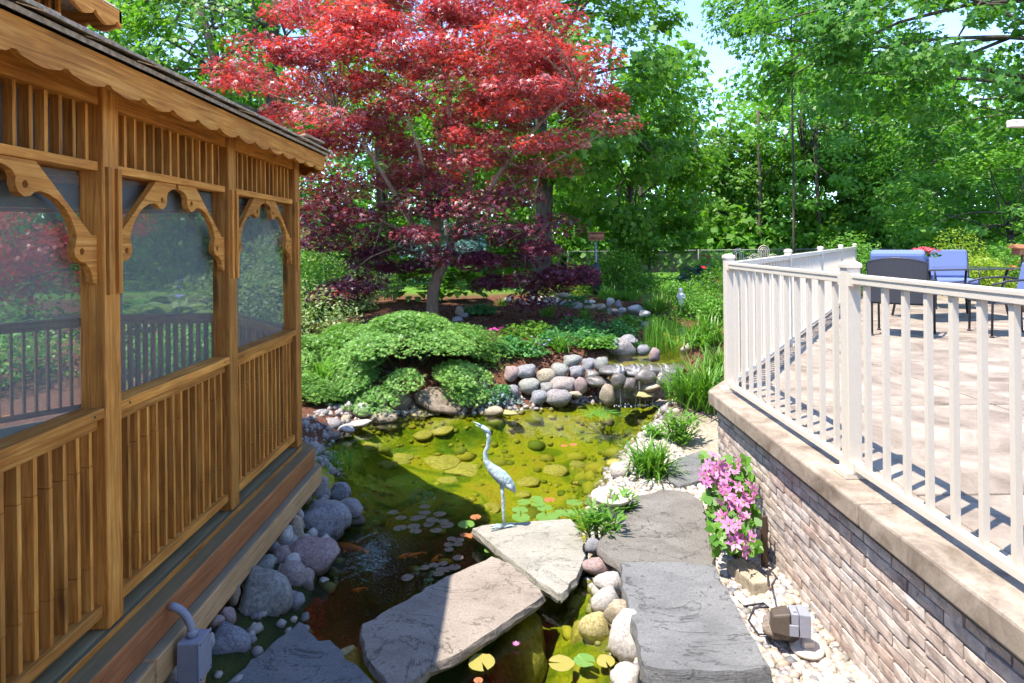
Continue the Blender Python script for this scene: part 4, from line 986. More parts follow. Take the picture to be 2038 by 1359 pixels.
# ------------------------------------------------------------------ flagstones
def flag(name, px, z, th, mat, label, seed, jit=.0055, cat='flagstone', group=None):
    r = np.random.default_rng(seed); pts = [Vector(P(u, v, z)) for u, v in px]
    fine = []
    for i, p in enumerate(pts):                                  # broken edges between the corners
        q = pts[(i + 1) % len(pts)]; n = max(2, int((q - p).length / .05))
        for k in range(n):
            t = k / n; e = (q - p).normalized(); nn = Vector((e.y, -e.x)); s = p + (q - p) * t
            fine.append(s + nn * float(r.normal()) * jit * (1 if k else .3))
    c = sum(fine, Vector((0, 0))) / len(fine); n = len(fine)
    rows = [(.0, -th, .965), (0, -th * .55, 1.012), (0, -th * .2, .998), (0, 0, .985)]
    V = []
    for _, dz, k in rows:
        for s in fine:
            kk = k + float(r.normal()) * .0025; V.append((c.x + (s.x - c.x) * kk, c.y + (s.y - c.y) * kk, z + dz + (float(r.normal()) * .004 if -th < dz < 0 else 0)))
    Fs = [tuple(range(n - 1, -1, -1)), tuple(range(3 * n, 4 * n))]
    for b_ in range(3): Fs += [(b_ * n + i, b_ * n + (i + 1) % n, (b_ + 1) * n + (i + 1) % n, (b_ + 1) * n + i) for i in range(n)]
    return tag(MB().add(V, Fs).obj(name, M[mat]), label, cat, group)
def zz(pts, k, ox, oy): return [(ox + x * k, oy + y * k) for x, y in pts]
flag('flagstone', zz([(815, 520), (860, 505), (1145, 480), (1350, 468), (1385, 500), (1425, 600), (1420, 690), (1385, 790), (1300, 880), (1280, 875), (1165, 800), (1040, 700), (900, 590)], .3672, 640, 860), .10, .065, 'flag_pale', 'pale cracked flagstone under the crane statue', 1)
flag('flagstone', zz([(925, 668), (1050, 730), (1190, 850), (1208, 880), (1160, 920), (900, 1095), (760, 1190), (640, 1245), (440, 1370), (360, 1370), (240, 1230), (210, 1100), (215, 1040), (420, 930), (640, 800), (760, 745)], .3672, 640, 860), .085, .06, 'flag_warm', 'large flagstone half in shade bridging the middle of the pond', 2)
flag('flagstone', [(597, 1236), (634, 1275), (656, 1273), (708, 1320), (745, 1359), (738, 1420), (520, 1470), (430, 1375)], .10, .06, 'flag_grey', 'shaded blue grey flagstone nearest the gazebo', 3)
flag('flagstone', zz([(330, 385), (480, 350), (600, 360), (680, 410), (700, 540), (735, 690), (735, 760), (640, 760), (250, 755), (130, 655), (130, 620), (210, 530), (270, 450)], .382, 1140, 840), .16, .06, 'flag_brown', 'rounded streaked flagstone on the path left of the pink clematis', 4)
flag('flagstone', zz([(250, 730), (480, 722), (735, 738), (790, 850), (900, 1050), (1032, 1275), (880, 1300), (480, 1290), (370, 1270), (330, 1090), (285, 930), (250, 800)], .382, 1140, 840), .215, .12, 'flag_grey', 'thick grey path slab with a rough broken front edge', 5, .006)
flag('flagstone', zz([(480, 230), (570, 180), (660, 150), (690, 190), (690, 290), (560, 330), (500, 300)], .382, 1140, 840), .15, .05, 'flag_grey', 'small grey flagstone behind the clematis beside the daylily', 6)
flag('flagstone', zz([(580, 1350), (720, 1335), (820, 1345), (950, 1310), (1060, 1359), (1050, 1450), (560, 1450)], .382, 1140, 840), .15, .06, 'flag_grey', 'grey flagstone cut off at the bottom edge of the path', 7)
# damp stain and leaf scraps stay in the material; supports of the bridge stand below water
for k, (x, y, lab) in enumerate([(.02, 3.55, 'submerged support stone under the middle bridge flagstone'), (.30, 3.95, 'submerged support stone under the crane flagstone'), (-.85, 3.15, 'submerged support stone under the flagstone nearest the gazebo')]):
    tag(put('support_stone', rock_mesh('boulder_algae', k), None, (x, y, -.26), 0, 0, (.2, .2, .27)), lab, 'stone')

# gravel between pond and wall
def gravel():
    r = np.random.default_rng(11); n = 15000
    X = r.uniform(.25, 1.62, n); Y = 1.9 + 5.0 * r.uniform(0, 1, n) ** 1.1
    d = poly_sd(X, Y, POND); k = (d > .02) & (X < WX - .01); X, Y = X[k], Y[k]; n = len(X)
    z = hfun(X, Y); tv, tf = ICO1; s = r.uniform(.011, .027, n) * (1 + .25 * (r.random(n) > .93))
    sc = np.stack([s * r.uniform(.9, 1.4, n), s * r.uniform(.9, 1.4, n), s * r.uniform(.55, .8, n)], -1)
    a = r.uniform(0, 6.28, n); c, sn = np.cos(a), np.sin(a)
    T = tv[None] * sc[:, None, :]; T = T * (1 + .12 * r.normal(size=(n, len(tv), 1)))
    Vx = T[..., 0] * c[:, None] - T[..., 1] * sn[:, None] + X[:, None]; Vy = T[..., 0] * sn[:, None] + T[..., 1] * c[:, None] + Y[:, None]; Vz = T[..., 2] + (z + sc[:, 2] * .35)[:, None]
    V = np.stack([Vx, Vy, Vz], -1).reshape(-1, 3); Fs = (tf[None] + (np.arange(n) * len(tv))[:, None, None]).reshape(-1, 3)
    m, nt, b, out = new_mat('pebbles'); ge = nt.nodes.new('ShaderNodeNewGeometry')
    L(nt, ramp(nt, ge.outputs['Random Per Island'], [(0, (.44, .36, .30)), (.2, (.50, .45, .40)), (.4, (.35, .26, .20)), (.55, (.54, .51, .48)), (.7, (.24, .235, .25)), (.82, (.43, .36, .25)), (.92, (.13, .14, .155)), (1, (.38, .29, .26))]), b.inputs['Base Color'])
    b.inputs['Roughness'].default_value = .7
    tag(put('gravel', mesh_np('gravel', V, Fs, m, smooth=True)), 'pale mixed river pebbles filling the strip beside the brick wall', 'gravel', kind='stuff')
gravel()
def bank_pebbles():
    r = np.random.default_rng(12); n = 16000
    X = r.uniform(-3.2, 2.6, n); Y = r.uniform(1.8, 8.7, n); d = poly_sd(X, Y, POND); k = (d > -.10) & (d < .32) & (r.random(n) < np.where((X < -.6) & (Y < 5.6), .28, .75)) & ~((X > .5) & (Y < 6.5) & (d > .05))
    X, Y = X[k], Y[k]; n = len(X); z = hfun(X, Y); tv, tf = ICO1; s = r.uniform(.012, .045, n) ** 1.0
    T = tv[None] * (s[:, None, None] * r.uniform(.6, 1.3, (n, 1, 3))) * (1 + .14 * r.normal(size=(n, len(tv), 1)))
    V = (T + np.stack([X, Y, z + s * .25], -1)[:, None]).reshape(-1, 3); Fs = (tf[None] + (np.arange(n) * len(tv))[:, None, None]).reshape(-1, 3)
    m, nt, b, out = new_mat('bank stones'); ge = nt.nodes.new('ShaderNodeNewGeometry')
    L(nt, ramp(nt, ge.outputs['Random Per Island'], [(0, (.20, .18, .16)), (.25, (.33, .29, .26)), (.5, (.17, .16, .17)), (.7, (.40, .33, .27)), (.85, (.13, .12, .10)), (1, (.45, .42, .38))]), b.inputs['Base Color']); b.inputs['Roughness'].default_value = .7
    tag(put('bank_pebbles', mesh_np('bank_pebbles', V, Fs, m, smooth=True)), 'small dark stones filling gaps along the pond bank', 'pebbles', kind='stuff')
bank_pebbles()

# ------------------------------------------------------------------ crane statue
def crane():
    K = 4.28 / F_PX
    fx, fy = P(1003, 1050, .10)
    c = thing('crane_statue', 'pale blue white crane statue looking up on the flagstone', 'statue', (fx, fy, .10))
    q = lambda u, v, dy=0: ((u - 1003) * K, dy, (1050 - v) * K)
    body = [((972, 858), .0165), ((975, 872), .0135), ((972, 888), .0130), ((967, 900), .0140), ((968, 915), .018), ((976, 928), .030), ((988, 939), .042), ((1000, 950), .047), ((1011, 960), .040), ((1019, 968), .028), ((1026, 979), .010)]
    MB().tube([q(*p) for p, r_ in body], [r_ for p, r_ in body], 14).obj('body', M['statue'], c)
    tl = MB()
    for s in (-1, 0, 1): tl.tube([q(1008, 955, s * .022), q(1018, 966, s * .03), q(1024, 976, s * .018)], [.022, .02, .006], 8, True, .6)
    tl.obj('wing', M['statue'], c)
    hd = MB().tube([q(978, 864), q(972, 857), q(965, 851), q(961, 847)], [.011, .019, .017, .011], 12); hd.obj('head', M['statue'], c)
    MB().tube([q(962, 848), q(953, 842), q(944, 838)], [.0085, .006, .0015], 8).obj('beak', M['statue'], c)
    MB().tube([q(962, 851), q(954, 847), q(948, 844)], [.006, .004, .0012], 8).obj('beak', M['statue'], c)
    for s in (-1, 1):
        MB().tube([q(999, 950, s * .012), q(1001, 985, s * .012), q(1002, 1000, s * .012), q(1002.5, 1025, s * .012), q(1003, 1048, s * .012)], [.016, .011, .0125, .009, .009], 10).obj('leg', M['statue'], c)
        f = MB()
        for a in (-155, 180, 205, 20): f.tube([(0, s * .012, .012), (.05 * math.cos(R(a)), s * .016 + .05 * math.sin(R(a)), .014), (.095 * math.cos(R(a)), s * .02 + .09 * math.sin(R(a)), .006)], [.009, .007, .003], 6)
        f.obj('foot', M['statue'], c)
crane()

# ------------------------------------------------------------------ bird bath, lights, block, disc
bx, by = P(1218, 990, .22)
bb = thing('bird_bath', 'small aged white stone dish on a round base beside the pond', 'bird bath', (bx, by, .06))
MB().lathe([(.095, 0), (.105, .03), (.095, .10), (.10, .13), (.06, .14)], 22).obj('base', M['aged_white'], bb)
MB().lathe([(.06, .138), (.13, .15), (.148, .172), (.146, .184), (.132, .184), (.118, .170), (.03, .165)], 26).obj('dish', M['aged_white'], bb)
fg = MB(); 
for k in range(7): a = k * .9; fg.tube([(.025 * math.cos(a), .025 * math.sin(a), .165), (.04 * math.cos(a + .5), .04 * math.sin(a + .5), .205 + .012 * (k % 3))], [.018, .006], 7)
fg.obj('figurine', M['aged_white'], bb)
fl = thing('floodlight', 'bronze floodlight with grey junction box beside the brick wall', 'light', (*P(1560, 1228, .27), .25), R(-12)); fl.scale = (.72, .72, .72)
fv = [(-.085, -.05, -.06), (.03, -.07, -.065), (.03, .06, -.065), (-.085, .05, -.06), (-.075, -.05, .055), (.03, -.065, .085), (.03, .06, .085), (-.075, .05, .055)]
MB().add(fv, [(3, 2, 1, 0), (4, 5, 6, 7), (0, 1, 5, 4), (1, 2, 6, 5), (2, 3, 7, 6), (3, 0, 4, 7)]).obj('housing', M['dark_box'], fl, .012)
MB().box(.035, .080, -.06, .055, -.055, .085).obj('bracket_plate', M['grey_box'], fl, .004)
MB().box(.083, .15, -.065, .05, -.06, .09).obj('junction_box', M['grey_box'], fl, .006)
MB().box(.02, .075, -.075, -.062, -.05, .02).obj('cover', M['grey_box'], fl, .003)
MB().lathe([(.009, 0), (.009, .012), (.004, .016)], 10).obj('screw', M['white_metal'], fl, 0, (.06, -.03, .086))
MB().tube([(.115, .0, -.06), (.115, .0, -.20)], .014, 10).obj('stem', M['grey_box'], fl)
x0, y0 = P(1505, 1290, .12)
pth = [(1560, 1225, .22), (1540, 1262, .13), (1510, 1262, .12), (1490, 1235, .12), (1500, 1210, .13), (1530, 1208, .15), (1520, 1200, .13), (1480, 1206, .12), (1470, 1196, .12)]
tag(MB().tube([(*P(u, v, z), z) for u, v, z in pth], .005, 6).obj('power_cable', M['cable']), 'black power cable looping on the pebbles below the floodlight', 'cable')
pth = [(1530, 1165, .30), (1528, 1140, .2), (1540, 1130, .18), (1516, 1120, .13), (1530, 1100, .16), (1518, 1085, .13), (1510, 1060, .12)]
tag(MB().tube([(*P(u, v, z), z) for u, v, z in pth], .006, 6).obj('power_cable', M['cable']), 'black cable bundle against the brick wall behind the floodlight', 'cable')
x0, y0 = P(1488, 1148, .15)
tag(MB().box(-.055, .055, -.13, .13, -.06, .05).obj('stone_block', M['boulder_tan'], None, .01, (x0, y0, .14), R(14)), 'rough tan stone block lying on the pebbles below the clematis', 'block')
x0, y0 = P(1606, 1296, .11)
dk = thing('ground_fixture', 'white round ground fixture with a raised square lid on the pebbles', 'fixture', (x0, y0, .115))
MB().lathe([(.072, 0), (.076, .012), (.066, .02), (.02, .024)], 26).obj('disc', M['white_metal'], dk)
MB().box(-.026, .026, -.024, .024, .02, .05).obj('lid', M['white_metal'], dk, .004)
x0, y0 = P(1528, 1150, .10)
sk = MB().prism([(-.02, -.008), (.02, -.008), (.02, .008), (-.02, .008)], 0, .34).obj('wooden_stake', M['dark_wood'], None, .004, (P(1515, 1135, .1)[0] + .02, P(1515, 1135, .1)[1], .08), R(10))
tag(sk, 'flat wooden stake standing against the brick wall by the clematis', 'stake')

# ------------------------------------------------------------------ lily pads, fish
def pad_mesh(mat, notch=.28, wav=.03, seed=0):
    r = np.random.default_rng(seed); n = 20; V = [(0, 0, .004)]
    for k in range(n + 1):
        a = notch / 2 + (2 * math.pi - notch) * k / n; V.append((math.cos(a) * (1 + .03 * r.normal()), math.sin(a) * (1 + .03 * r.normal()), .004 + wav * r.normal() * .5))
    return MB().add(V, [(0, k, k + 1) for k in range(1, n + 1)]).mesh('lily_pad', M[mat])
PADM = {m: [pad_mesh(m, .3, .035 if m != 'pad_green' else .06, s) for s in range(3)] for m in ('pad_green', 'pad_dusk', 'pad_red', 'pad_olive')}
def pad(a, w, mat, label, group=None, z=.006, conv=ZS):
    u, v, W, _ = conv((a[0], a[1], w, w)); x, y = P(u, v, z); s = W * y / F_PX / 2
    o = put('lily_pad', random.choice(PADM[mat]), None, (x, y, z + random.uniform(0, .006)), 0, 0, (s, s, s), (random.uniform(-.05, .05), random.uniform(-.05, .05), random.uniform(0, 6.28)))
    tag(o, label, 'lily pad', group)
g1 = 'lily pads in the shaded water'
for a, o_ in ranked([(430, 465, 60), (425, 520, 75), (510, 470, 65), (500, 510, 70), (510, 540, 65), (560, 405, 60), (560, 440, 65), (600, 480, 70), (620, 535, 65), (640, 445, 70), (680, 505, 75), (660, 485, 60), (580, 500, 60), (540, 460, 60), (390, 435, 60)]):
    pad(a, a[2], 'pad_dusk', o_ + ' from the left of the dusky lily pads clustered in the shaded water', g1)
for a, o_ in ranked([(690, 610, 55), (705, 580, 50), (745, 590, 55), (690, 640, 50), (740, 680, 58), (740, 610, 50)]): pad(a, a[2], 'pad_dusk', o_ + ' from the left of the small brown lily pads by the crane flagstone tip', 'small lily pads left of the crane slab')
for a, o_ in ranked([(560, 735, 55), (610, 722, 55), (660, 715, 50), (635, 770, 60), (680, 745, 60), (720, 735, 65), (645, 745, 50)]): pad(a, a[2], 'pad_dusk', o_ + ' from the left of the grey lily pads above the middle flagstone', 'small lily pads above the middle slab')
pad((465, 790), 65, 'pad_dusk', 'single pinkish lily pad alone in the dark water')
for a, o_ in ranked([(1095, 380, 78), (1165, 365, 75), (1175, 390, 80), (1210, 412, 85), (1075, 425, 88), (1080, 465, 100), (1220, 462, 120), (1290, 440, 80), (1335, 440, 85)]): pad(a, a[2], 'pad_green', o_ + ' from the left of the bright green lily pads behind the crane flagstone', 'green lily pads behind the crane')
pad((1235, 370), 62, 'pad_red', 'russet lily pad at the back of the green cluster'); pad((1370, 382), 90, 'pad_green', 'lone green lily pad beside the bird bath')
pad((835, 460), 60, 'pad_red', 'russet lily pad left of the crane legs'); pad((785, 500), 90, 'pad_green', 'green lily pad left of the crane flagstone corner'); pad((815, 565), 55, 'pad_red', 'small russet lily pad touching the crane flagstone'); pad((775, 558), 50, 'pad_red', 'small rust lily pad left of the russet one at the crane flagstone')
pad((868, 1252), 145, 'pad_olive', 'large olive lily pad in front of the middle flagstone'); pad((1298, 1253), 138, 'pad_olive', 'large ochre lily pad near the white boulders'); pad((1425, 1240), 115, 'pad_green', 'large green lily pad beside the white boulders'); pad((1540, 1240), 100, 'pad_olive', 'yellow green lily pad touching the largest white boulder')
pad((815, 1195), 120, 'pad_green', 'dark green lily pad under the edge of the middle flagstone', None, -.02); pad((905, 645), 50, 'pad_green', 'small green lily pad between the two sunlit flagstones')
pad((850, 1350), 50, 'pad_red', 'russet lily pad at the bottom of the picture'); 
for a, lab in (((1315, 75, 40), 'rust leaf pad floating in the sunlit far water'), ((1365, 70, 40), 'second rust leaf pad floating in the sunlit far water')): pad(a, a[2], 'pad_red', lab)
pad((880 - 640, 0), 1, 'pad_green', 'tiny green pad near the crane beak') if False else None
def fish(u, v, L_, rz, label):
    x, y = P(u, v, -.05); o = thing('koi', label, 'fish', (x, y, -.06), rz, 'koi in the dark water')
    MB().tube([(-.5 * L_, 0, 0), (-.4 * L_, 0, 0), (-.1 * L_, 0, 0), (.25 * L_, 0.01, 0), (.42 * L_, .015, 0)], [L_ * .02, L_ * .09, L_ * .13, L_ * .07, L_ * .025], 10).obj('body', M['koi'], o)
    MB().add([(.4 * L_, .015, 0), (.6 * L_, .09 * L_, .01), (.55 * L_, .015, 0), (.6 * L_, -.08 * L_, -.01)], [(0, 1, 2), (0, 2, 3)]).obj('tail', M['koi'], o)
    for s in (-1, 1): MB().add([(-.2 * L_, s * .1 * L_, 0), (-.05 * L_, s * .24 * L_, -.01), (0, s * .11 * L_, 0)], [(0, 1, 2)]).obj('fin', M['koi'], o)
fish(806, 1103, .11, .6, 'small orange koi, left of the pair in the middle'); fish(829, 1101, .12, .4, 'small orange koi between the lily pad clusters'); fish(868, 1108, .11, 1.1, 'orange koi swimming upward near the middle flagstone'); fish(697, 1088, .26, -.4, 'largest orange red koi beside the pink granite boulder'); fish(715, 1170, .09, .2, 'tiny orange koi deep in the dark water')
# water lily flower
fvv, fff = flower_mesh(8, .35, .5)
x0, y0 = P(1027, 1278, .03)
tag(put('water_lily', MB().add(fvv, fff).mesh('water_lily', M['pink']), None, (x0, y0, .015), 0, 0, .022), 'small pink water lily floating below the middle flagstone', 'flower')

# ------------------------------------------------------------------ waterfall
lx0, ly0 = P(1218, 728, POOL_Z); lx1, _ = P(1345, 728, POOL_Z)
wf = thing('waterfall', 'small waterfall of thin strands over dark ledge stones', 'waterfall', ((lx0 + lx1) / 2, ly0, 0))
W = lx1 - lx0
for k_, (xa, ya, sa) in enumerate(((-.40, .02, .20), (-.12, -.01, .19), (.15, .03, .20), (.40, .0, .19))): put('ledge_stone', rock_mesh('boulder_wet', 2 + k_), wf, (xa * W / .85, ya + .1, POOL_Z - .075), 0, 0, (sa * W / .85, .20, .075), (0, 0, k_ * .7))
MB().prism([(-W / 2, .06), (W / 2, .06), (W / 2, .3), (-W / 2, .3)], -.1, POOL_Z - .092).obj('back_stone', M['boulder_wet'], wf, .03)
r = np.random.default_rng(5)
for k, xf in enumerate((.10, .16, .33, .44, .50, .60, .78, .86)):
    x = -W / 2 + W * xf + r.normal() * .012; wd = r.uniform(.006, .02); h0 = POOL_Z + .003
    pts = [(x, .12, h0), (x, -.05, h0 - .004), (x + r.normal() * .006, -.085, h0 - .05), (x + r.normal() * .01, -.11, h0 - .2), (x + r.normal() * .015, -.125, .004)]
    V = []; 
    for i, p in enumerate(pts):
        w_ = wd * (1.3 - .18 * i); V += [(p[0] - w_, p[1], p[2]), (p[0], p[1] - .008, p[2]), (p[0] + w_, p[1], p[2])]
    MB().add(V, [(i * 3 + j, i * 3 + j + 1, i * 3 + j + 4, i * 3 + j + 3) for i in range(4) for j in (0, 1)], True).obj('water_strand', M['fall'], wf)
fm = MB()
for k in range(90):
    x, y = r.uniform(-W / 2, W / 2), -.13 + r.normal() * .05; s = r.uniform(.004, .012); fm.add([(x + a * s, y + b * s, .004 + c * s * .5) for a, b, c in ICO1[0][:12]] if False else [(x + s * math.cos(t), y + s * math.sin(t), .004) for t in np.linspace(0, 6.28, 7)[:-1]] + [(x, y, .004 + s * .6)], [(i, (i + 1) % 6, 6) for i in range(6)])
fm.obj('foam', M['foam'], wf)['kind'] = 'stuff'
# ------------------------------------------------------------------ patio furniture
def patio_chair(label, feet, face, cushion_top=.86):
    """metal chair with woven back and blue cushions; local +y is where it faces"""
    x, y = feet
    c = thing('patio_chair', label, 'chair', (x, y, PZ), face)
    for sx in (-1, 1):
        MB().tube([(sx * .27, -.27, 0), (sx * .27, -.26, .38), (sx * .28, -.28, .60)], .013, 8).obj('leg', M['iron'], c)
        MB().tube([(sx * .29, .27, 0), (sx * .29, .26, .40), (sx * .295, .25, .52)], .013, 8).obj('leg', M['iron'], c)
        for yy in (-.27, .27): MB().lathe([(.022, 0), (.022, .012), (.014, .02)], 10).obj('foot_cap', M['iron'], c, 0, (sx * (.27 if yy < 0 else .29), yy, 0))
        MB().tube([(sx * .285, -.33, .62), (sx * .30, -.1, .66), (sx * .305, .12, .645), (sx * .30, .26, .60), (sx * .29, .27, .50), (sx * .28, .17, .44)], .013, 8).obj('armrest', M['iron'], c)
    MB().prism([(-.28, -.27), (.28, -.27), (.29, .28), (-.29, .28)], .375, .395).obj('seat_pan', M['mesh_weave'], c, .006)
    MB().prism([(-.27, -.25), (.27, -.25), (.28, .29), (-.28, .29)], .397, .48).obj('seat_cushion', M['cushion'], c, .03)
    # curved woven back: rows of points leaning backwards
    V = []; nx, nz = 11, 8
    for k in range(nz):
        for i in range(nx):
            s = -1 + 2 * i / (nx - 1); top = .86 + .055 * (1 - s * s); z = .40 + (top - .40) * k / (nz - 1)
            V.append((s * (.285 + .01 * k / nz), -.28 - .10 * k / (nz - 1) + .05 * s * s - .05, z))
    n0 = len(V); V += [(x_, y_ - .012, z_) for x_, y_, z_ in V]
    Fs = [(k * nx + i, k * nx + i + 1, (k + 1) * nx + i + 1, (k + 1) * nx + i) for k in range(nz - 1) for i in range(nx - 1)]
    Fs += [tuple(n0 + a for a in reversed(f)) for f in Fs]
    bk = MB().add(V, Fs, True).obj('backrest', M['mesh_weave'], c)
    edge = [V[k * nx] for k in range(nz)] + [V[(nz - 1) * nx + i] for i in range(1, nx)] + [V[k * nx + nx - 1] for k in range(nz - 2, -1, -1)]
    MB().tube(edge, .013, 8).obj('frame', M['iron'], bk)
    w = .27; MB().add([(-w, -.285, .47), (w, -.285, .47), (w, -.36, cushion_top), (-w, -.36, cushion_top), (-w, -.20, .49), (w, -.20, .49), (w, -.27, cushion_top + .05), (-w, -.27, cushion_top + .05)],
                      [(3, 2, 1, 0), (4, 5, 6, 7), (0, 1, 5, 4), (1, 2, 6, 5), (2, 3, 7, 6), (3, 0, 4, 7)]).obj('back_cushion', M['cushion'], c, .03)
    return c
patio_chair('dark woven patio chair turned away, nearest the railing', (4.62, 7.45), R(-40), .97)
patio_chair('patio chair facing the camera with tall blue back cushion', (7.15, 10.2), R(158), .90)
patio_chair('patio chair cut off at the edge of the picture with blue seat cushion', (5.78, 7.35), R(75), .80)
tb = thing('patio_table', 'dark patio table with thin top between the blue cushioned chairs', 'table', (6.15, 8.85, PZ), R(8))
MB().prism([(-.75, -.45), (.75, -.45), (.75, .45), (-.75, .45)], .70, .722).obj('table_top', M['glass'], tb, .006)
for sx in (-.6, .6):
    for sy in (-.33, .33): MB().tube([(sx, sy, .70), (sx * .9, sy * .9, .45), (sx * 1.02, sy * 1.02, .02)], .016, 8).obj('leg', M['iron'], tb)
MB().tube([(-.55, -.3, .5), (.55, .3, .5)], .01, 6).obj('stretcher', M['iron'], tb)
vz = thing('flower_vase', 'navy vase of coral flowers on the patio table', 'vase', (5.78, 8.82, PZ + .7225))
MB().lathe([(.055, 0), (.065, .05), (.06, .12), (.07, .165), (.062, .165), (.05, .1)], 16).obj('vase', M['navy'], vz)
r = np.random.default_rng(3); fv_, ff_ = flower_mesh(7, .5, .3); fme = MB().add(fv_, ff_).mesh('flower', M['coral'])
for k in range(22):
    a = r.uniform(0, 6.28); d_ = r.uniform(0, .21) ; z = .215 + .05 * (1 - d_ / .22) + r.normal() * .012
    put('flower', fme, vz, (d_ * math.cos(a), d_ * math.sin(a) * .6, z), 0, 0, .055, (r.normal() * .5, r.normal() * .5, a))
V, Fs = leaves_np(t_leaf(.6), np.stack([r.normal(size=40) * .09, r.normal(size=40) * .06, .19 + r.normal(size=40) * .02], -1), r.normal(size=(40, 3)) + [0, 0, 1], .07, r=r)
put('leaves', mesh_np('leaves', V, Fs, M['dark_leaf']), vz)
# house eave at the edge of the picture
hx, hy, hz_ = PY(2008, 247, 8.5)
he = thing('house_eave', 'corner of a white house gutter and soffit at the edge of the picture', 'house', (hx, hy, hz_))
MB().box(0, 6, -.06, .05, -.045, .055).obj('gutter', M['aged_white'], he, .01)
MB().box(1.3, 6, .052, .9, -.035, -.015).obj('soffit', M['white_metal'], he)
MB().add([(.5, -.03, .06), (6, -.03, .06), (6, 2.4, 1.2), (4.0, 2.4, 1.2), (.5, -.03, .045), (6, -.03, .045), (6, 2.4, 1.18), (4.0, 2.4, 1.18)], [(0, 1, 2, 3), (7, 6, 5, 4), (0, 4, 5, 1), (1, 5, 6, 2), (2, 6, 7, 3), (3, 7, 4, 0)]).obj('roof', M['shingle'], he)
MB().box(1.6, 6, .5, .65, -hz_ + PZ, -.036).obj('wall', M['white_stone'], he)
MB().tube([(1.7, .1, -.05), (1.7, .42, -.25), (1.7, .45, -hz_ + PZ + .1)], .035, 10).obj('downpipe', M['white_metal'], he)
fx_, fy_, fz_ = PY(2034, 494, 9.5)
bf = thing('bird_feeder', 'wooden hopper bird feeder on a pole at the edge of the picture', 'bird feeder', (fx_, fy_, PZ))
H = fz_ - PZ
MB().tube([(0, 0, 0), (0, 0, H - .05)], .018, 8).obj('pole', M['dark_wood'], bf)
MB().box(-.10, .10, -.08, .08, H - .10, H + .0).obj('hopper', M['feeder'], bf, .004)
MB().add([(-.15, -.13, H + .002), (.15, -.13, H + .002), (.15, .13, H + .002), (-.15, .13, H + .002), (-.15, 0, H + .06), (.15, 0, H + .06)], [(0, 1, 5, 4), (3, 4, 5, 2), (0, 4, 3), (1, 2, 5), (3, 2, 1, 0)]).obj('roof', M['feeder'], bf)

# ------------------------------------------------------------------ back garden furniture
x, y, z = PY(1186, 470, 14.5); gz_ = float(hfun(x, y))
fd = thing('bird_feeder', 'brown hollow log bird feeder on a thin pole with a black baffle', 'bird feeder', (x, y, gz_))
MB().tube([(0, 0, -.1), (0, 0, z - gz_ - .1)], .02, 8).obj('pole', M['grey_box'], fd)
MB().lathe([(.075, .05), (.085, .06), (.085, .75), (.04, .80)], 16).obj('baffle', M['iron'], fd)
H = z - gz_
tr_ = MB(); nn = 16
prof = [(.17 * math.cos(a), H + .10 * math.sin(a)) for a in np.linspace(0, 2 * np.pi, nn, endpoint=False)]
MB().box(-.17, .17, -.10, .10, H - .10, H - .075).obj('tray', M['feeder'], fd)
MB().tube([(-.18, 0, H), (.18, 0, H)], .085, 14).obj('log', M['feeder'], fd)
MB().box(-.20, .20, -.11, .11, H + .08, H + .10).obj('roof', M['feeder'], fd)
# chain link fence
fyv = 24.0
fz0 = float(hfun(5, fyv)); ftop = PY(1500, 497, fyv)[2]
cf = thing('chain_link_fence', 'grey chain link fence along the edge of the woods', 'fence', (0, fyv, fz0)); FH = ftop - fz0
x0, x1 = PY(1130, 497, fyv)[0], PY(2300, 497, fyv)[0]
MB().tube([(x0, 0, FH), (x1, 0, FH)], .025, 8).obj('top_rail', M['fence_grey'], cf)
xx = x0
while xx < x1 + .1: MB().tube([(xx, 0, -.1), (xx, 0, FH + .05)], .03, 8).obj('post', M['fence_grey'], cf); xx += (x1 - x0) / 9
wr = MB(); k = x0 - FH
while k < x1:
    for s in (1, -1):
        a, b = (k, 0, 0), (k + FH, 0, FH)
        if s < 0: a, b = (k, .004, FH), (k + FH, .004, 0)
        if a[0] >= x0 and b[0] <= x1: wr.beam(a, b, .006, .006, (0, 1, 0))
    k += .085
wr.obj('wire_mesh', M['fence_grey'], cf)['kind'] = 'stuff'
# wire arch ornaments in front of the fence
for k, (u, v, lab) in enumerate(((1469, 520, 'white wire arch garden edging, left of the pair before the fence'), (1520, 514, 'white wire arch garden edging, right of the pair before the fence'))):
    x, y, z = PY(u, v, 18.5); g_ = float(hfun(x, y))
    o = thing('wire_edging', lab, 'garden edging', (x, y, g_), 0, 'wire edging before the fence'); H = z - g_
    for (dx, zt, rr_) in ((0, .38, .16), (-.27, .13, .15), (.27, .12, .15)):
        for f_ in (1, .66, .34):
            ar = [(dx - rr_ * f_, 0, 0)] + [(dx + rr_ * f_ * math.cos(a), 0, H + zt - rr_ + rr_ * f_ * math.sin(a)) for a in np.linspace(math.pi, 0, 11)] + [(dx + rr_ * f_, 0, 0)]
            MB().tube(ar, .011, 6).obj('arch', M['white_metal'], o)
    for zz_ in (H - .02, H - .12): MB().tube([(-.42, 0, zz_), (.42, 0, zz_)], .008, 6).obj('crossbar', M['white_metal'], o)
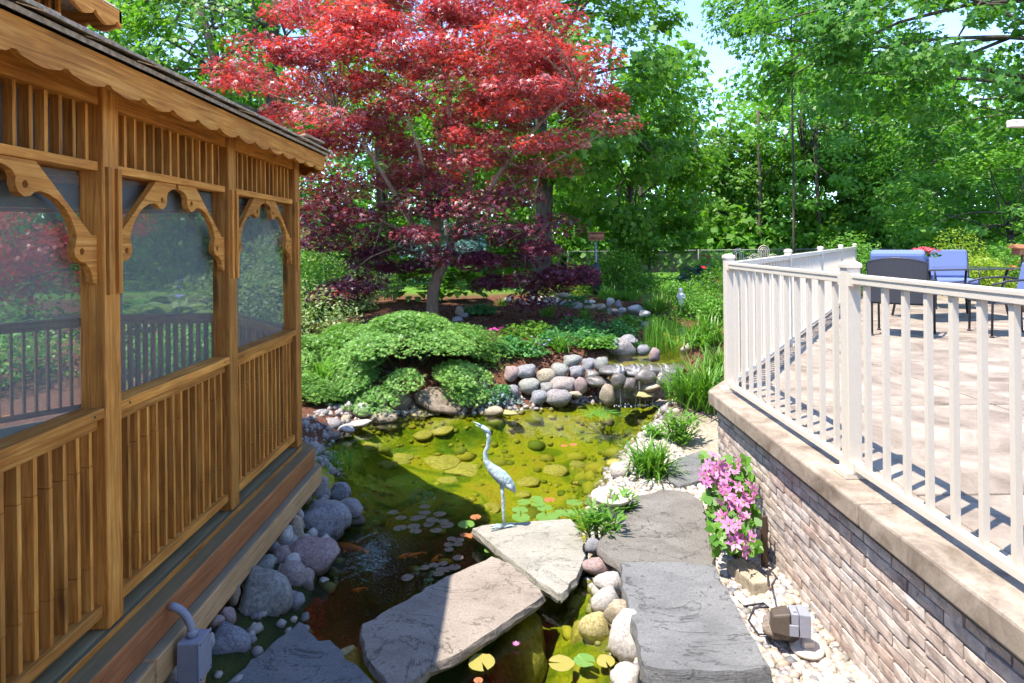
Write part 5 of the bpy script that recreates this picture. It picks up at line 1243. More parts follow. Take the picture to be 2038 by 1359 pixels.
# figurine
x, y, z = G(1355, 622)
sg = thing('garden_statue', 'small white standing figure statue among the daylilies', 'statue', (x, y, z))
k_ = y / F_PX
MB().lathe([(.055, 0), (.055, .03), (.045, .05), (.05, .06), (.058, .14), (.045, .22), (.055, .27), (.06, .32), (.05, .36), (.022, .375)], 14).obj('body', M['white_stone'], sg)
MB().lathe([(.016, .36), (.034, .39), (.04, .42), (.034, .45), (.012, .465)], 14).obj('head', M['white_stone'], sg)
for s in (-1, 1): MB().tube([(s * .055, 0, .345), (s * .07, -.02, .28), (s * .02, -.06, .26)], [.02, .018, .014], 8).obj('arm', M['white_stone'], sg)
x, y, z = G(1062, 592)
sl = thing('stone_pagoda', 'pale grey stacked stone ornament below the maple by the upper stream', 'stone ornament', (x, y, z))
MB().prism([(-.12, -.1), (.12, -.1), (.12, .1), (-.12, .1)], -.05, .16).obj('base', M['flag_grey'], sl, .02)
MB().prism([(-.06, -.06), (.06, -.06), (.06, .06), (-.06, .06)], .16, .34).obj('column', M['flag_pale'], sl, .01)
MB().prism([(-.22, -.14), (.2, -.16), (.24, .14), (-.2, .15)], .34, .40).obj('top', M['flag_grey'], sl, .02)
for k, u in enumerate((766, 772, 779, 785)):
    x, y, z = G(u, 596); o = MB().tube([(0, 0, -.05), (0, 0, .55 + .03 * k)], .012, 6).obj('garden_stake', M['iron'], None, 0, (x, y, z))
    tag(o, ORD[k] + ' from the left of four thin dark metal stakes left of the maple trunk', 'stake', 'dark stakes left of the maple')

# ------------------------------------------------------------------ Japanese maple
def maple():
    r = np.random.default_rng(21); X0, Y0, z0 = G(860, 634)
    root = thing('japanese_maple', 'red and purple leaved Japanese maple spreading over the garden', 'tree', (X0, Y0, z0))
    pads = []
    rows = [(-15, 590, 1090, 60, 1.6), (35, 545, 1110, 56, 2.0), (85, 525, 1130, 54, 2.1), (135, 500, 1160, 54, 2.2), (180, 490, 1190, 58, 2.2), (225, 530, 700, 60, 1.8), (225, 930, 1200, 56, 2.0), (235, 720, 920, 80, 1.8), (275, 620, 760, 70, 1.6), (280, 960, 1190, 60, 1.9),
            (330, 640, 900, 95, 1.6), (330, 930, 1130, 62, 1.6), (375, 650, 1080, 62, 1.5), (415, 640, 1060, 66, 1.4), (455, 620, 850, 62, 1.3), (450, 960, 1090, 60, 1.2), (495, 630, 900, 62, 1.2), (490, 950, 1100, 58, 1.2), (525, 720, 960, 66, .9), (525, 980, 1150, 56, 1.0), (560, 975, 1100, 52, .8), (590, 1000, 1060, 50, .6)]
    for v, u0, u1, st, dep in rows:
        u = u0
        while u <= u1:
            uu, vv = u + r.normal() * 16, v + r.normal() * 13; dy = r.uniform(-dep, dep * .8)
            p = PY(uu, vv, Y0 + dy - .2); pads.append((p[0] - X0, p[1] - Y0, p[2] - z0)); u += st
    for u, v, dy in [(690, 572, -.9), (665, 585, -1.0), (720, 560, -.8), (1160, 540, -.8), (1120, 545, -.7), (1215, 200, -.4), (1215, 240, -.6), (650, 400, -1.2), (640, 440, -1), (470, 160, .2)]:
        p = PY(u, v, Y0 + dy); pads.append((p[0] - X0, p[1] - Y0, p[2] - z0))
    for _ in range(70):
        w = ball(1, r)[0]; w = w / np.linalg.norm(w) * r.uniform(.55, 1); p = np.array(PY(865, 165, Y0)) + w * np.array([2.9, 2.2, 2.0]); pads.append(tuple(p - [X0, Y0, z0]))
    pads = np.array(pads); n = len(pads)
    rad = r.uniform(.36, .66, n); rad[pads[:, 2] < 1.6] *= .85
    tpl = t_star(5, .13, 215, .22); per = 300
    idx = np.repeat(np.arange(n), per); b = ball(len(idx), r); off_ = b * rad[idx][:, None]; off_[:, 2] *= .36
    off_[:, 2] -= .22 * (off_[:, 0] ** 2 + off_[:, 1] ** 2)                        # pads droop at the rim
    C = pads[idx] + off_
    nrm = r.normal(size=(len(idx), 3)) * .42; nrm[:, 2] += 1; nrm[:, :2] += off_[:, :2] * 1.1
    V, Fs = leaves_np(tpl, C, nrm, .112 * r.uniform(.6, 1.25, len(idx)), r=r)
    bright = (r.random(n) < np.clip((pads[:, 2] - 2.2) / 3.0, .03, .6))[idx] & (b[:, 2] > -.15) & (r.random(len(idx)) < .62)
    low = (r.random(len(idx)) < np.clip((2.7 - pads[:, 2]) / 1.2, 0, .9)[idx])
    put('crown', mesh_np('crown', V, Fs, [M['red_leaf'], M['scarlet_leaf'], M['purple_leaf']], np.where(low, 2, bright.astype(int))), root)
    q = lambda u, v, dy=0: tuple(np.array(PY(u, v, Y0 + dy)) - np.array([X0, Y0, z0]))
    tk = MB().tube([(0, 0, -.12), q(860, 620), q(862, 580), q(872, 545), q(882, 525)], [.15, .112, .105, .105, .10], 12); tk.obj('trunk', M['maple_bark'], root)
    lb = MB()
    forks = [[(882, 525), (905, 470), (925, 400), (950, 300), (985, 180)], [(876, 540), (868, 470), (850, 380), (835, 300), (800, 200)], [(880, 530), (840, 480), (795, 400), (740, 310), (670, 220)], [(905, 470), (960, 400), (1010, 320), (1080, 240), (1150, 180)], [(868, 470), (890, 380), (900, 280), (890, 160), (880, 60)], [(840, 480), (760, 440), (690, 420)], [(905, 475), (980, 450), (1050, 460), (1110, 500)], [(925, 400), (1020, 370), (1120, 310), (1210, 260)]]
    tips = []
    for k, f in enumerate(forks):
        dys = np.linspace(0, r.uniform(-1.3, 1.3), len(f)); pts = [q(u, v, d_) for (u, v), d_ in zip(f, dys)]
        lb.tube(pts, list(np.linspace(.07 if k < 5 else .04, .012, len(f))), 8); tips += pts[1:]
    tips = np.array(tips)
    for i in range(0, n):
        j = np.argmin(np.linalg.norm(tips - pads[i], axis=1) + r.uniform(0, .7, len(tips)))
        p_, w_ = limb(tips[j], pads[i], .013, .003, r, .22, 5); lb.tube(p_, w_, 5)
    lb.obj('limbs', M['maple_bark'], root)
maple()

# ------------------------------------------------------------------ spreading spruce and low conifers
def spruce(name, label, px, rx, ry, rz, n, seed, mat='spruce', size=.10, lay=26):
    r = np.random.default_rng(seed); X, Y, z = px
    root = thing(name, label, 'conifer', (X, Y, z))
    # layered tiers of flat branches
    nc = lay * 2; a = r.uniform(0, 6.28, nc); k = r.uniform(0, 1, nc) ** .55
    zt = .05 + .90 * np.sqrt(np.clip(1 - k ** 2.4, 0, 1)); zt = np.round(zt * 5 + r.normal(size=nc) * .22) / 5        # tiers
    lob = 1 + .16 * np.sin(3 * a + seed) + .09 * np.sin(7 * a + 2)
    cl = np.stack([rx * .95 * k * lob * np.cos(a), ry * .95 * k * lob * np.sin(a), rz * np.clip(zt * (.85 + .15 * lob), .04, 1.05)], -1)
    per = n // len(cl); idx = np.repeat(np.arange(len(cl)), per); b = ball(len(idx), r)
    rad = .36 * min(rx, ry) * r.uniform(.6, 1.25, nc)[idx]; o = b * rad[:, None]; o[:, 2] *= .15
    rad = rad + 1e-3
    dirs = np.stack([np.cos(a), np.sin(a)], -1)[idx]
    C = cl[idx] + o; C[:, 2] -= .09 * (o[:, 0] * dirs[:, 0] + o[:, 1] * dirs[:, 1]) / rad + .10 * (o[:, 0] ** 2 + o[:, 1] ** 2) / rad ** 2
    C[:, 2] = np.maximum(C[:, 2], .02)
    # sprig: feathery fan
    tpl = t_star(5, .10, 150, .10) * np.array([1.3, 1, 1])
    nrm = r.normal(size=(len(idx), 3)) * .38; nrm[:, 2] += 1; nrm[:, :2] += dirs * .5 * k[idx][:, None]
    V, Fs = leaves_np(tpl, C, nrm, size * r.uniform(.7, 1.25, len(idx)), r=r)
    put('foliage', mesh_np('foliage', V, Fs, M[mat]), root)
    mb = MB()
    for i in range(0, len(cl), 3): p_, w_ = limb((0, 0, .02), cl[i], .02, .005, r, .1, 4); mb.tube(p_, w_, 5)
    mb.obj('branches', M['bark'], root)
gx_, gy_, gzz = G(800, 740)
spruce('spreading_spruce', 'wide spreading spruce mound hanging over the far pond boulders', (-1.46, 8.42, .10), 1.36, 1.02, .95, 45000, 31, size=.072, lay=56)
spruce('spreading_spruce', 'low conifer at the gazebo corner behind the pale stones', (*P(612, 800, .2), .14), .42, .5, .36, 8000, 32, size=.07, lay=12)
spruce('spreading_spruce', 'small low conifer left of the ornamental grass behind the gazebo post', (-2.75, 8.2, .42), .6, .6, .42, 8000, 33, size=.07, lay=12)

# ------------------------------------------------------------------ plants
def at(u, v): return G(u, v)
X_, Y_, z_ = P(1296, 948, .1)[0], P(1296, 948, .1)[1], .1
grass_clump('daylily', 'dense daylily clump on the right pond bank', X_, Y_, .11, 190, .36, 41, group='daylilies', spread=.06, width=.0075, lean=.9, arch=1.3)
grass_clump('daylily', 'tall daylily clump against the railing corner of the patio', *at(1400, 812), 230, .58, 42, group='daylilies', spread=.09, width=.009, lean=.8, arch=1.2)
grass_clump('daylily', 'daylily clump under the railing corner post above the tall one', *at(1428, 745), 120, .42, 43, group='daylilies', spread=.09, width=.009, lean=.8, arch=1.2)
grass_clump('daylily', 'loose daylily spilling toward the foot of the waterfall', *at(1362, 800), 120, .46, 44, group='daylilies', spread=.08, width=.009, lean=1.0, arch=1.2)
grass_clump('reeds', 'tall upright reeds growing in the upper pool', *P(1318, 700, .47), .42, 110, .52, 45, group=None, cat='reeds', spread=.12, width=.006, lean=.25, arch=.35)
grass_clump('reeds', 'second tuft of upright reeds left of the tall reeds', *P(1296, 690, .47), .45, 50, .48, 46, group=None, cat='reeds', spread=.06, width=.006, lean=.2, arch=.3)
grass_clump('ornamental_grass', 'pale arching grass tuft left of the spreading spruce', *at(650, 775), 120, .52, 47, 'light_leaf', spread=.05, width=.006, lean=.7, arch=1.2)
grass_clump('iris', 'dark sword leaved iris clump behind the gazebo corner post', *at(622, 660), 60, .85, 48, 'iris_blade', cat='iris', spread=.16, width=.018, lean=.35, arch=.35)
for k, (u, v, n, l_, lab) in enumerate([(1212, 608, 140, .55, 'daylily clump at the near left of the upper bed'), (1310, 620, 170, .62, 'broad daylily clump in front of the small white statue'), (1255, 598, 110, .5, 'daylily clump behind the white upright stones'), (1378, 632, 150, .6, 'daylily clump right of the small white statue'), (1410, 680, 140, .6, 'daylily clump on the slope left of the railing corner post'), (1385, 690, 90, .5, 'small daylily clump by the pale striped stone'), (1100, 585, 110, .45, 'yellow green grassy clump behind the upper stream stones'), (1430, 645, 120, .6, 'daylily clump beside the patio railing')]):
    grass_clump('daylily', lab, *at(u, v), int(n * 1.3), l_ * .74, 60 + k, random.choice(['blade', 'light_leaf']), 'daylilies', spread=.12, width=.009, lean=1.1, arch=1.5)
for k, (u, v, n, lab) in enumerate([(1115, 700, 70, 'grassy tuft on the mulch bed above the far wall'), (1030, 618, 60, 'grass tuft beside the upper stream below the maple'), (1055, 720, 55, 'narrow leaved tuft at the front of the mulch bed'), (1165, 640, 60, 'dark leaved tuft in the middle of the mulch bed'), (1090, 630, 70, 'broad dark tuft behind the mulch bed by the stream'), (1000, 612, 60, 'pale grass tuft at the left of the upper stream')]):
    grass_clump('grass_tuft', lab, *at(u, v), n, .3, 80 + k, 'blade', 'tufts in the mulch bed', cat='grass tuft', spread=.05, width=.008, lean=.9, arch=1.1)
# leafy plants: stems with whorled leaves
def lily_plant(label, X, Y, z, n, h, sp, seed, mat='light_leaf', group=None):
    r = np.random.default_rng(seed); root = thing('lily_plant', label, 'plant', (X, Y, z), 0, group)
    mb = MB(); C = []; Nn = []
    for _ in range(n):
        bx_, by_ = r.normal(size=2) * sp * .45; tx, ty = bx_ * 1.9 + r.normal() * .02, by_ * 1.9 + r.normal() * .02; hh = h * r.uniform(.6, 1.1)
        mb.tube([(bx_, by_, -.02), ((bx_ + tx) / 2, (by_ + ty) / 2, hh * .55), (tx, ty, hh)], [.005, .004, .002], 5)
        for k in range(22):
            t = r.uniform(.15, 1); a = k * 2.4; C.append((bx_ + (tx - bx_) * t + .025 * math.cos(a), by_ + (ty - by_) * t + .025 * math.sin(a), hh * t)); Nn.append((-.7 * math.cos(a), -.7 * math.sin(a), .9))
    C, Nn = np.array(C), np.array(Nn); tx_, ty_, _ = basis(Nn, np.zeros(len(C)))
    want = np.stack([-Nn[:, 0], -Nn[:, 1], .35 * np.ones(len(C))], -1); yaw = np.arctan2((want * ty_).sum(1), (want * tx_).sum(1))
    V, Fs = leaves_np(t_leaf(.24) + np.array([.5, 0, 0]), C, Nn, .085 * r.uniform(.7, 1.2, len(C)), yaw, r=r)
    put('leaves', mesh_np('leaves', V, Fs, M[mat]), root); mb.obj('stems', M['blade'], root)
lily_plant('leafy lily plant between the bird bath and the crane flagstone', *P(1186, 1068, .1), .09, 9, .20, .055, 91)
lily_plant('small leafy lily sprig right of the bird bath base', *P(1246, 1022, .12), .11, 4, .13, .03, 92)
lily_plant('leafy lily plant behind the right bank daylily', *P(1345, 885, .11), .10, 14, .30, .10, 93)
lily_plant('leafy lily plant at the water below the round white stone', *P(1300, 880, .10), .05, 7, .2, .06, 94)
# hostas
hosta('hosta', 'large green hosta left of the maple trunk', *at(822, 600), 120, .55, .34, 101, group='hostas')
hosta('hosta', 'large green hosta right of the maple trunk', *at(918, 600), 130, .58, .34, 102, group='hostas')
hosta('hosta', 'big light green hydrangea like hosta behind the upper stream', *at(1222, 575), 120, .62, .34, 103, 'light_leaf', 'hostas')
hosta('hosta', 'blue grey hosta behind the daylilies near the railing', *at(1388, 572), 60, .45, .34, 104, 'blue_leaf', 'hostas')
hosta('hosta', 'pale hosta seen through the middle gazebo screen', -4.15, 10.2, .62, 130, .62, .36, 105, 'pale_leaf', 'hostas')
hosta('hosta', 'green hosta left of the pale one behind the gazebo', -5.6, 9.6, .6, 90, .5, .32, 106, 'hosta_leaf', 'hostas')
hosta('hosta', 'dark ground hosta under the maple beside the stream stones', *at(1150, 628), 60, .3, .2, 107, 'cover_leaf', 'hostas')
# shrubs
SH = [('variegated shrub with pale leaves behind the spruce at the gazebo', at(665, 615), (.9, .8, .75), 4200, .06, 'pale_leaf'), ('variegated shrub with pale leaves left of the dark stakes', at(735, 612), (.75, .7, .6), 3600, .055, 'pale_leaf'),
      ('tall pale shrub under the left edge of the maple', (-5.1, 14.0, .75), (1.3, 1.1, 1.5), 5200, .075, 'pale_leaf'), ('bright shrub behind the middle gazebo screen', (-3.9, 12.0, .7), (1.1, 1.0, 1.2), 4000, .07, 'light_leaf'),
      ('green shrub far left behind the near gazebo screen', (-8.6, 10.5, .5), (1.3, 1.2, 1.0), 3500, .08, 'light_leaf'), ('pale green shrub behind the far gazebo corner', (-3.2, 9.9, .6), (.8, .7, .7), 3200, .055, 'pale_leaf'),
      ('rose bush with crimson flowers left of the railing corner', at(1420, 610), (.55, .6, .75), 3200, .045, 'green_leaf'), ('leafy shrub behind the crimson roses by the fence', at(1405, 556), (.8, .7, .75), 2600, .07, 'light_leaf'),
      ('shrub at the far end of the patio railing', (7.1, 13.4, .75), (.7, .7, 1.35), 3600, .06, 'light_leaf'), ('golden thread cypress behind the table', (8.9, 11.9, .85), (.65, .6, .75), 3600, .05, 'gold_leaf'), ('second golden cypress right of the tall blue cushion', (9.1, 12.9, .85), (.7, .6, 1.25), 3600, .05, 'gold_leaf'),
      ('orange flowered shrub right of the golden cypress', (10.2, 12.6, .85), (.9, .7, 1.0), 3600, .06, 'light_leaf'), ('dark shrub at the right edge behind the chair', (11.6, 12.2, .85), (1.1, .8, 1.1), 3400, .07, 'green_leaf'),
      ('bright yellow green perennial clump behind the stream stones', at(1118, 590), (.5, .45, .42), 2000, .05, 'gold_leaf'), ('dark perennial clump under the right edge of the maple', at(1085, 580), (.8, .6, .45), 2400, .06, 'cover_leaf'),
      ('green perennial clump left of the reeds', at(1345, 605), (.6, .5, .5), 2600, .05, 'light_leaf'), ('grey green perennial beside the statue', at(1400, 640), (.5, .5, .5), 2400, .045, 'light_leaf'),
      ('airy shrub left of the black bird feeder baffle', (2.6, 15.6, .77), (1.0, .8, 1.0), 3000, .07, 'green_leaf'), ('low leafy shrub before the lawn', at(1290, 575), (.8, .6, .45), 2600, .06, 'light_leaf')]
for k, (lab, p, (a, b_, c_), n, s, m_) in enumerate(SH): shrub('shrub', lab, *p, a, b_, c_, n, s, m_, t_leaf(.55), 120 + k)
# plants one sees through the gazebo screens
hosta('hosta', 'broad pale hosta in full sun behind the middle screen', -4.55, 8.3, .5, 130, .60, .36, 108, 'pale_leaf', 'hostas')
hosta('hosta', 'bright green hosta left of the violet iris', -5.2, 8.6, .5, 110, .5, .32, 109, 'light_leaf', 'hostas')
for k, (lab, p, (a, b_, c_), n, s, m_) in enumerate([('bright leafy shrub behind the far gazebo rail', (-3.9, 7.4, .4), (.8, .7, .75), 2600, .06, 'light_leaf'), ('pale shrub beyond the middle gazebo screen', (-4.4, 9.8, .6), (1.0, .9, 1.15), 3400, .07, 'pale_leaf'),
        ('green shrub behind the far left rail of the gazebo', (-6.3, 7.6, .4), (1.0, .9, .8), 2800, .07, 'light_leaf'), ('low green shrub left behind the gazebo', (-7.6, 8.4, .4), (1.0, .9, .9), 2600, .07, 'pale_leaf')]): shrub('shrub', lab, *p, a, b_, c_, n, s, m_, t_leaf(.55), 150 + k)
tree('small_red_maple', 'small red leaved maple seen through the near gazebo screen', -8.3, 10.8, .55, 1.5, .06, (-8.2, 10.6, 2.4), (1.7, 1.3, 1.2), 40, .5, 130, .10, 'scarlet_leaf', t_star(5, .2, 240, .15), 340, limbs=12, bark='maple_bark')
# ground cover patches
for k, (u, v, a, b_, m_, lab) in enumerate([(1165, 712, .42, .28, 'cover_leaf', 'geranium patch spilling over the far stone wall'), (1098, 725, .26, .18, 'cover_leaf', 'small geranium patch above the split tan stone'), (1200, 668, .55, .35, 'cover_leaf', 'green ground cover left of the slate stones'), (1130, 660, .5, .3, 'cover_leaf', 'dark ground cover in the middle of the mulch bed'), (1245, 655, .3, .3, 'green_leaf', 'leafy ground cover behind the big purple boulder'), (1005, 700, .35, .3, 'cover_leaf', 'sparse ground cover right of the spruce'), (1000, 765, .2, .16, 'blue_leaf', 'small blue green columbine in front of the pinkish stone'), (955, 625, .3, .2, 'cover_leaf', 'low mat of leaves right of the maple trunk'), (1035, 705, .4, .25, 'cover_leaf', 'leafy mat on the mulch above the oval wall stones'), (1050, 668, .4, .3, 'green_leaf', 'green mat behind the pink flowers on the mulch'), (985, 748, .22, .18, 'cover_leaf', 'small leafy mat between the spruce and the wall stones'), (1180, 695, .25, .2, 'light_leaf', 'bright leafy patch beside the big purple boulder'), (1262, 700, .1, .1, 'cover_leaf', 'tiny plant between big purple boulder and pool stone'), (1372, 778, .16, .14, 'blue_leaf', 'blue green columbine below the white boulder'), (1320, 645, .45, .3, 'light_leaf', 'sunlit ground cover behind the reeds')]):
    x, y, z = at(u, v); shrub('ground_cover', lab, x, y, z, a, b_, .16, 900 if a > .2 else 350, .055, m_, t_star(5, .3, 230, .1), 160 + k, 'ground cover patches', 'ground cover', .6, .6, 12, False, .45)
# small flowers
def flowers(name, label, px, n, sp, size, mat, seed, zoff=.12, cat='flowers', group=None, stem=True):
    r = np.random.default_rng(seed); x, y, z = px; root = thing(name, label, cat, (x, y, z), 0, group)
    fv_, ff_ = flower_mesh(5, .6, .15); me = MB().add(fv_, ff_).mesh('flower', M[mat]); st_ = MB()
    for _ in range(n):
        p = (r.normal() * sp, r.normal() * sp, zoff * r.uniform(.7, 1.3)); put('flower', me, root, p, 0, 0, size, (r.normal() * .4 - .3, r.normal() * .4, r.uniform(0, 6)))
        st_.tube([(p[0] * .5, p[1] * .5, -.02), p], .003, 4)
    st_.obj('stems', M['blade'], root)
flowers('pink_flowers', 'pink flowers on the mulch right of the spruce', at(1002, 672), 9, .09, .035, 'magenta', 201); flowers('pink_flowers', 'small pink flower pair left on the mulch bed', at(975, 672), 4, .04, .03, 'magenta', 202)
flowers('pink_flowers', 'pink flowers at the back of the mulch bed', at(1145, 660), 7, .08, .035, 'magenta', 203); flowers('pink_flowers', 'pink flowers beside the upper stream', at(1130, 640), 6, .08, .035, 'magenta', 204); flowers('violet_flowers', 'violet blossoms in the ground cover above the wall', at(1085, 695), 7, .10, .022, 'violet', 205)
flowers('iris_flower', 'pale violet iris bloom seen through the middle gazebo screen', (-4.25, 8.0, .5), 4, .05, .07, 'violet', 206, .85); flowers('red_roses', 'crimson roses above the blue hosta', at(1402, 560), 5, .12, .07, 'crimson', 207, .62); flowers('red_roses', 'crimson rose on the bush by the railing corner', at(1418, 600), 4, .12, .07, 'crimson', 208, .55)
flowers('red_roses', 'crimson roses behind the maple right edge', at(1105, 560), 8, .4, .05, 'crimson', 209, .45); flowers('orange_flowers', 'orange lilies behind the chair at the edge of the picture', (9.9, 11.8, .9), 8, .35, .08, 'orange_petal', 210, .75)
# clematis on the wall
def clematis():
    r = np.random.default_rng(77); x, y = P(1470, 1110, .1)
    root = thing('clematis', 'pink flowering clematis climbing beside the brick wall', 'clematis', (x, y, .09))
    q = lambda u, v, d: np.array([*(PY(u, v, d))]) - np.array([x, y, .09])
    spots = [(1418, 905), (1432, 925), (1470, 922), (1415, 945), (1440, 950), (1462, 940), (1400, 950), (1408, 962), (1445, 985), (1478, 985), (1492, 965), (1500, 975), (1432, 1000), (1448, 1018), (1462, 995), (1480, 1000), (1470, 1045), (1455, 1070), (1462, 1080), (1490, 1085), (1478, 1095), (1500, 1000), (1425, 935), (1412, 925), (1448, 932), (1425, 965), (1455, 960), (1440, 970), (1470, 970), (1458, 1005), (1438, 1030), (1468, 1020), (1485, 1030), (1450, 1045), (1475, 1075), (1495, 1070), (1405, 935)]
    fv_, ff_ = flower_mesh(7, .40, .10); me = MB().add(fv_, ff_).mesh('flower', M['pink']); fv_, ff_ = flower_mesh(6, .44, .45); me2 = MB().add(fv_, ff_).mesh('flower', M['pink']); ey = MB().lathe([(.10, 0), (.14, .06), (.05, .16)], 8).mesh('stamens', M['gold_leaf'])
    stm = MB(); C = []
    for u, v in spots:
        d = 3.92 - (v - 900) * .0022 + r.normal() * .03; p = q(u, v, d)
        f = put('flower', me if r.random() < .7 else me2, root, tuple(p), 0, 0, .050 * r.uniform(.7, 1.2), (R(50) + r.normal() * .45, r.normal() * .45, r.normal() * .8 - .2)); put('stamens', ey, f, (0, 0, .02))
        stm.tube([(r.normal() * .02, r.normal() * .02, -.02), (p[0] * .4, p[1] * .4 + .03, p[2] * .5), tuple(p - [0, -.01, .01])], [.005, .004, .002], 5)
    for _ in range(300):
        u, v = r.uniform(1405, 1505), r.uniform(905, 1100); C.append(q(u + (v - 1000) * .12, v, 3.95 - (v - 900) * .0022 + r.uniform(-.02, .08)))
    C = np.array(C); nn_ = r.normal(size=(len(C), 3)) * .5 + np.array([-.3, -.8, .7])
    V, Fs = leaves_np(t_leaf(.7), C, nn_, .062 * r.uniform(.6, 1.3, len(C)), r=r)
    put('leaves', mesh_np('leaves', V, Fs, M['hosta_leaf']), root); stm.obj('stems', M['dark_wood'], root)
clematis()
# water weed and floating grass
r = np.random.default_rng(9)
V, q_ = blades(70, .35, r, spread=.03, width=.005, lean=1.5, arch=.1, up=.95); V[:, 2] = .006 + .004 * r.random(len(V))
x, y = P(1190, 822, 0); tag(put('floating_grass', mesh_np('floating_grass', V, q_, M['light_leaf']), None, (x, y, 0)), 'floating bright grass blades in front of the far wall', 'grass')
V, q_ = blades(120, .22, r, spread=.10, width=.004, lean=.8, arch=.6)
x, y = P(655, 925, 0); tag(put('water_grass', mesh_np('water_grass', V, q_, M['light_leaf']), None, (x, y, -.04)), 'bright water grass at the gazebo far corner', 'grass')
# mulch chips
def mulch():
    r = np.random.default_rng(15); n = 9000; X = r.uniform(-2.2, 2.6, n); Y = r.uniform(7.9, 13, n); d = poly_sd(X, Y, POND); k = (d > .2) & (poly_sd(X, Y, POOL) > .05) & (poly_sd(X, Y, CHAN) > .05); X, Y = X[k], Y[k]
    C = np.stack([X, Y, hfun(X, Y) + .008], -1); nn_ = r.normal(size=(len(C), 3)) * .35; nn_[:, 2] += 1
    V, Fs = leaves_np(t_rhomb(.35), C, nn_, .06 * r.uniform(.5, 1.5, len(C)), r=r)
    m = leaf_mat('mulch chip', [(.05, .02, .014), (.13, .055, .035), (.24, .12, .07)], .02, .9, .1)
    tag(put('mulch', mesh_np('mulch', V, Fs, m)), 'reddish brown bark mulch on the bed above the pond', 'mulch', kind='stuff')
mulch()

# ------------------------------------------------------------------ trees
ML, RH, LF = t_star(5, .30, 230, .12), t_rhomb(.6), t_leaf(.5)
def T(label, u, Y, trunk_h, tr_, cu, cv, cY, rad, ncl, crad, per, size, mat, tpl, seed, **kw):
    X = (u - CX) / F_PX * Y; z0 = float(hfun(X, Y)); c = PY(cu, cv, cY)
    kw.setdefault('group', 'trees around the garden')
    return tree(kw.pop('name', 'tree'), label, X, Y, z0, trunk_h, tr_, c, rad, ncl, crad, per, size, mat, tpl, seed, **kw)
T('tall tree with thick grey trunk right behind the red maple', 1083, 16.5, 7.0, .27, 1140, 150, 16.0, (3.1, 3.0, 3.2), 100, .75, 110, .20, 'green_leaf', ML, 301, limbs=22, shell=.55)
T('lower leafy boughs of a green maple right of the red maple', 1225, 20, 4.0, .16, 1250, 330, 18.5, (2.6, 2.2, 2.4), 70, .7, 100, .20, 'green_leaf', ML, 302, lean=(.8, 0))
T('tree with dark trunk rising behind the top left of the red maple', 545, 19, 9, .26, 480, 90, 19, (5.0, 3, 3.6), 100, .85, 90, .21, 'green_leaf', ML, 303, limbs=20)
T('leaning dark trunk tree above the gazebo roof', 500, 24, 11, .28, 300, 60, 23, (5.2, 3, 4), 90, .9, 90, .23, 'dark_leaf', ML, 304, lean=(-2.0, 0))
T('light green airy tree in the middle of the woods edge', 1600, 27, 8.5, .16, 1630, 275, 26, (3.3, 3, 4.0), 95, .75, 85, .20, 'light_leaf', LF, 305, limbs=26, shell=.35)
T('dark leaved tree hanging into the top right of the picture', 2250, 15, 8, .3, 1830, 70, 15.5, (4.6, 3, 2.2), 105, .7, 85, .19, 'dark_leaf', ML, 306, limbs=20, shell=.3)
T('dark tree at the right edge above the golden shrubs', 2150, 19, 6, .22, 1960, 300, 18.5, (3.4, 2.4, 2.2), 75, .75, 90, .19, 'dark_leaf', LF, 307)
T('bright layered viburnum tree at the right edge', 2010, 16.5, 2.2, .10, 1960, 430, 16, (2.1, 1.6, 1.6), 60, .55, 100, .14, 'light_leaf', LF, 308, flat=.3)
T('small ornamental tree standing on the lawn', 1293, 18.5, 1.6, .05, 1300, 455, 18.5, (1.5, 1.3, .85), 46, .42, 90, .12, 'green_leaf', LF, 309, flat=.35, limbs=10)
T('yellowish tree behind the sky gap right of the red maple', 1330, 34, 10, .18, 1325, 230, 33, (2.0, 2.4, 3.6), 50, .8, 75, .22, 'light_leaf', LF, 310, shell=.2)
T('round green tree left of the airy tree at the woods edge', 1440, 29, 6, .2, 1450, 400, 28, (3.0, 2.4, 2.8), 70, .85, 90, .22, 'green_leaf', LF, 311)
T('green tree right of the airy tree at the woods edge', 1740, 28, 7, .2, 1750, 380, 27, (3.2, 2.5, 3.2), 75, .85, 90, .22, 'green_leaf', LF, 312)
T('yellow green tree high at the right of the woods', 1800, 33, 11, .22, 1770, 190, 32, (3.6, 2.5, 3.6), 70, .9, 75, .24, 'light_leaf', LF, 313, shell=.3)
T('dark green tree behind the right railing end', 1860, 25, 6, .2, 1860, 390, 24.5, (3.0, 2.3, 2.6), 70, .8, 90, .21, 'dark_leaf', LF, 314)
T('tall tree filling the top above the airy tree', 1580, 22, 12, .045, 1600, 10, 21.5, (3.0, 2.6, 1.8), 65, .8, 80, .20, 'green_leaf', ML, 315, shell=.2)
T('green tree behind the left half of the red maple', 760, 21, 6, .2, 760, 330, 20.5, (3.6, 2.2, 3.0), 75, .8, 90, .20, 'light_leaf', LF, 316)
T('green tree far left behind the gazebo', 120, 20, 7, .25, 80, 330, 19, (6.0, 3, 4.5), 100, 1.0, 80, .24, 'green_leaf', LF, 317)
T('dark tree seen through the middle gazebo screen', 380, 26, 6, .25, 380, 400, 25, (5.0, 3, 4.0), 80, 1.0, 80, .25, 'dark_leaf', LF, 318)
T('dark green tree behind the trunk of the red maple', 930, 24, 5, .2, 930, 380, 23, (3.8, 2.4, 3.6), 80, .9, 85, .22, 'green_leaf', LF, 319)
T('dark thin trunk tree behind the railing in the woods', 1688, 27, 8, .12, 1680, 470, 27.5, (2.6, 2, 1.6), 50, .7, 80, .2, 'dark_leaf', LF, 320, limbs=8)
X_, Y_ = (890 - CX) / F_PX * 17.5, 17.5
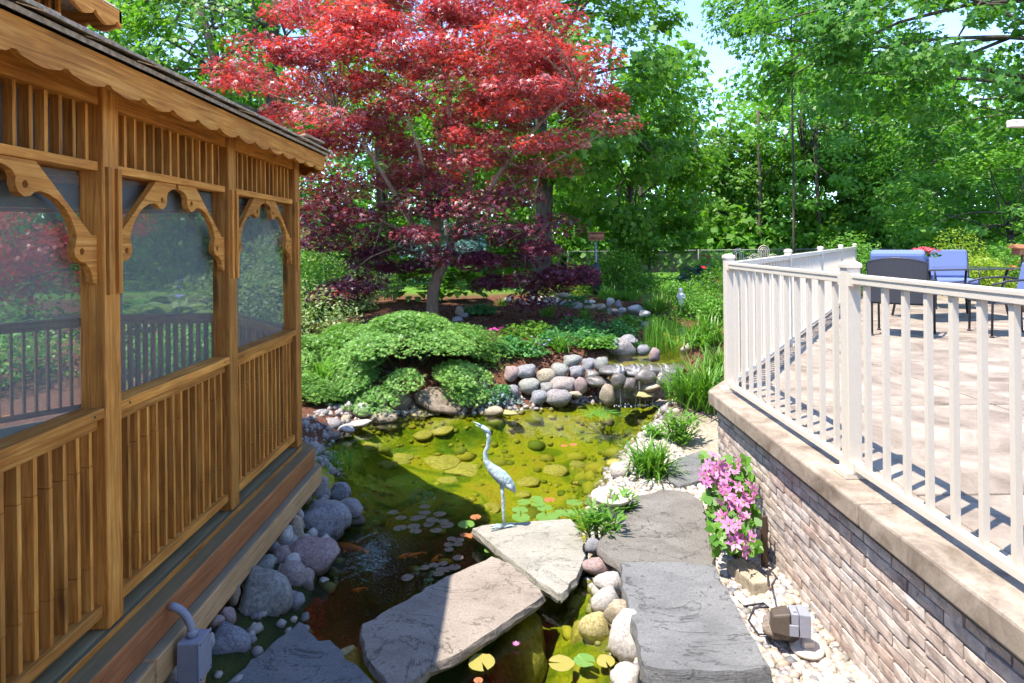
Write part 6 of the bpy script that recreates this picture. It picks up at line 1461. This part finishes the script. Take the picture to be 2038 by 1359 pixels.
tree('blue_spruce', 'blue spruce glimpsed between the limbs of the red maple', X_, Y_, float(hfun(X_, Y_)), 2.8, .1, (X_, Y_, 1.9), (1.0, 1.0, 1.2), 46, .4, 80, .12, 'blue_spruce', RH, 330, cat='tree', group='trees around the garden', limbs=6)
# the woods behind read as one mass
def woods():
    r = np.random.default_rng(400); cl = []
    for _ in range(620):
        Y = r.uniform(27, 44); u = r.uniform(-350, 2350); zt = r.uniform(.4, 1) * (1.0 if 1395 < u < 1480 else 1) 
        v = r.uniform(120 if not 1390 < u < 1475 else 270, 520); p = PY(u, v, Y); cl.append((p[0], p[1], max(p[2], .9)))
    for _ in range(330):
        Y = r.uniform(25, 29); p = PY(r.uniform(-100, 2300), r.uniform(455, 525), Y); cl.append((p[0], p[1], max(.9, p[2])))
    for _ in range(430):
        Y = r.uniform(46, 52); p = PY(r.uniform(-300, 2400), r.uniform(330, 520), Y); cl.append((p[0], p[1], max(1.2, p[2])))
    cl = np.array(cl); V, Fs = clumps_to_leaves(cl, r.uniform(.9, 1.9, len(cl)), 110, .34, t_rhomb(.8), r, .8, .9)
    mi = np.repeat(r.random(len(cl)) < .65, 110).astype(int)
    tag(put('woodland', mesh_np('woodland', V, Fs, [M['green_leaf'], M['light_leaf']], mi)), 'dense green woods behind the chain link fence', 'woods', kind='stuff')
woods()
for k in range(12):
    uu = 1140 + 78 * k + 20 * math.sin(k * 2.3); T(ORD[k] + ' from the left of the slender trees at the woods edge behind the fence', uu, 26.5 + 1.5 * math.cos(k * 1.7), 6.5, .10, uu + 20, 330 + 40 * math.sin(k * 1.9), 27, (1.3, 1.2, 1.3), 16, .6, 80, .2, 'green_leaf', LF, 600 + k, name='slender_tree', group='slender trees at the woods edge', limbs=5)
# lawn blades in the strip one can see
def lawn():
    r = np.random.default_rng(500); n = 5000; X = r.uniform(-2, 9, n); Y = r.uniform(15.5, 24, n)
    V, q_ = blades(n, .07, r, spread=.0, width=.006, lean=.5, arch=.5, seg=3); V = V.reshape(n, 6, 3) + np.stack([X, Y, hfun(X, Y)], -1)[:, None]
    tag(put('lawn_grass', mesh_np('lawn_grass', V.reshape(-1, 3), q_, M['blade'])), 'mown grass of the lawn before the fence', 'grass', kind='stuff')
lawn()
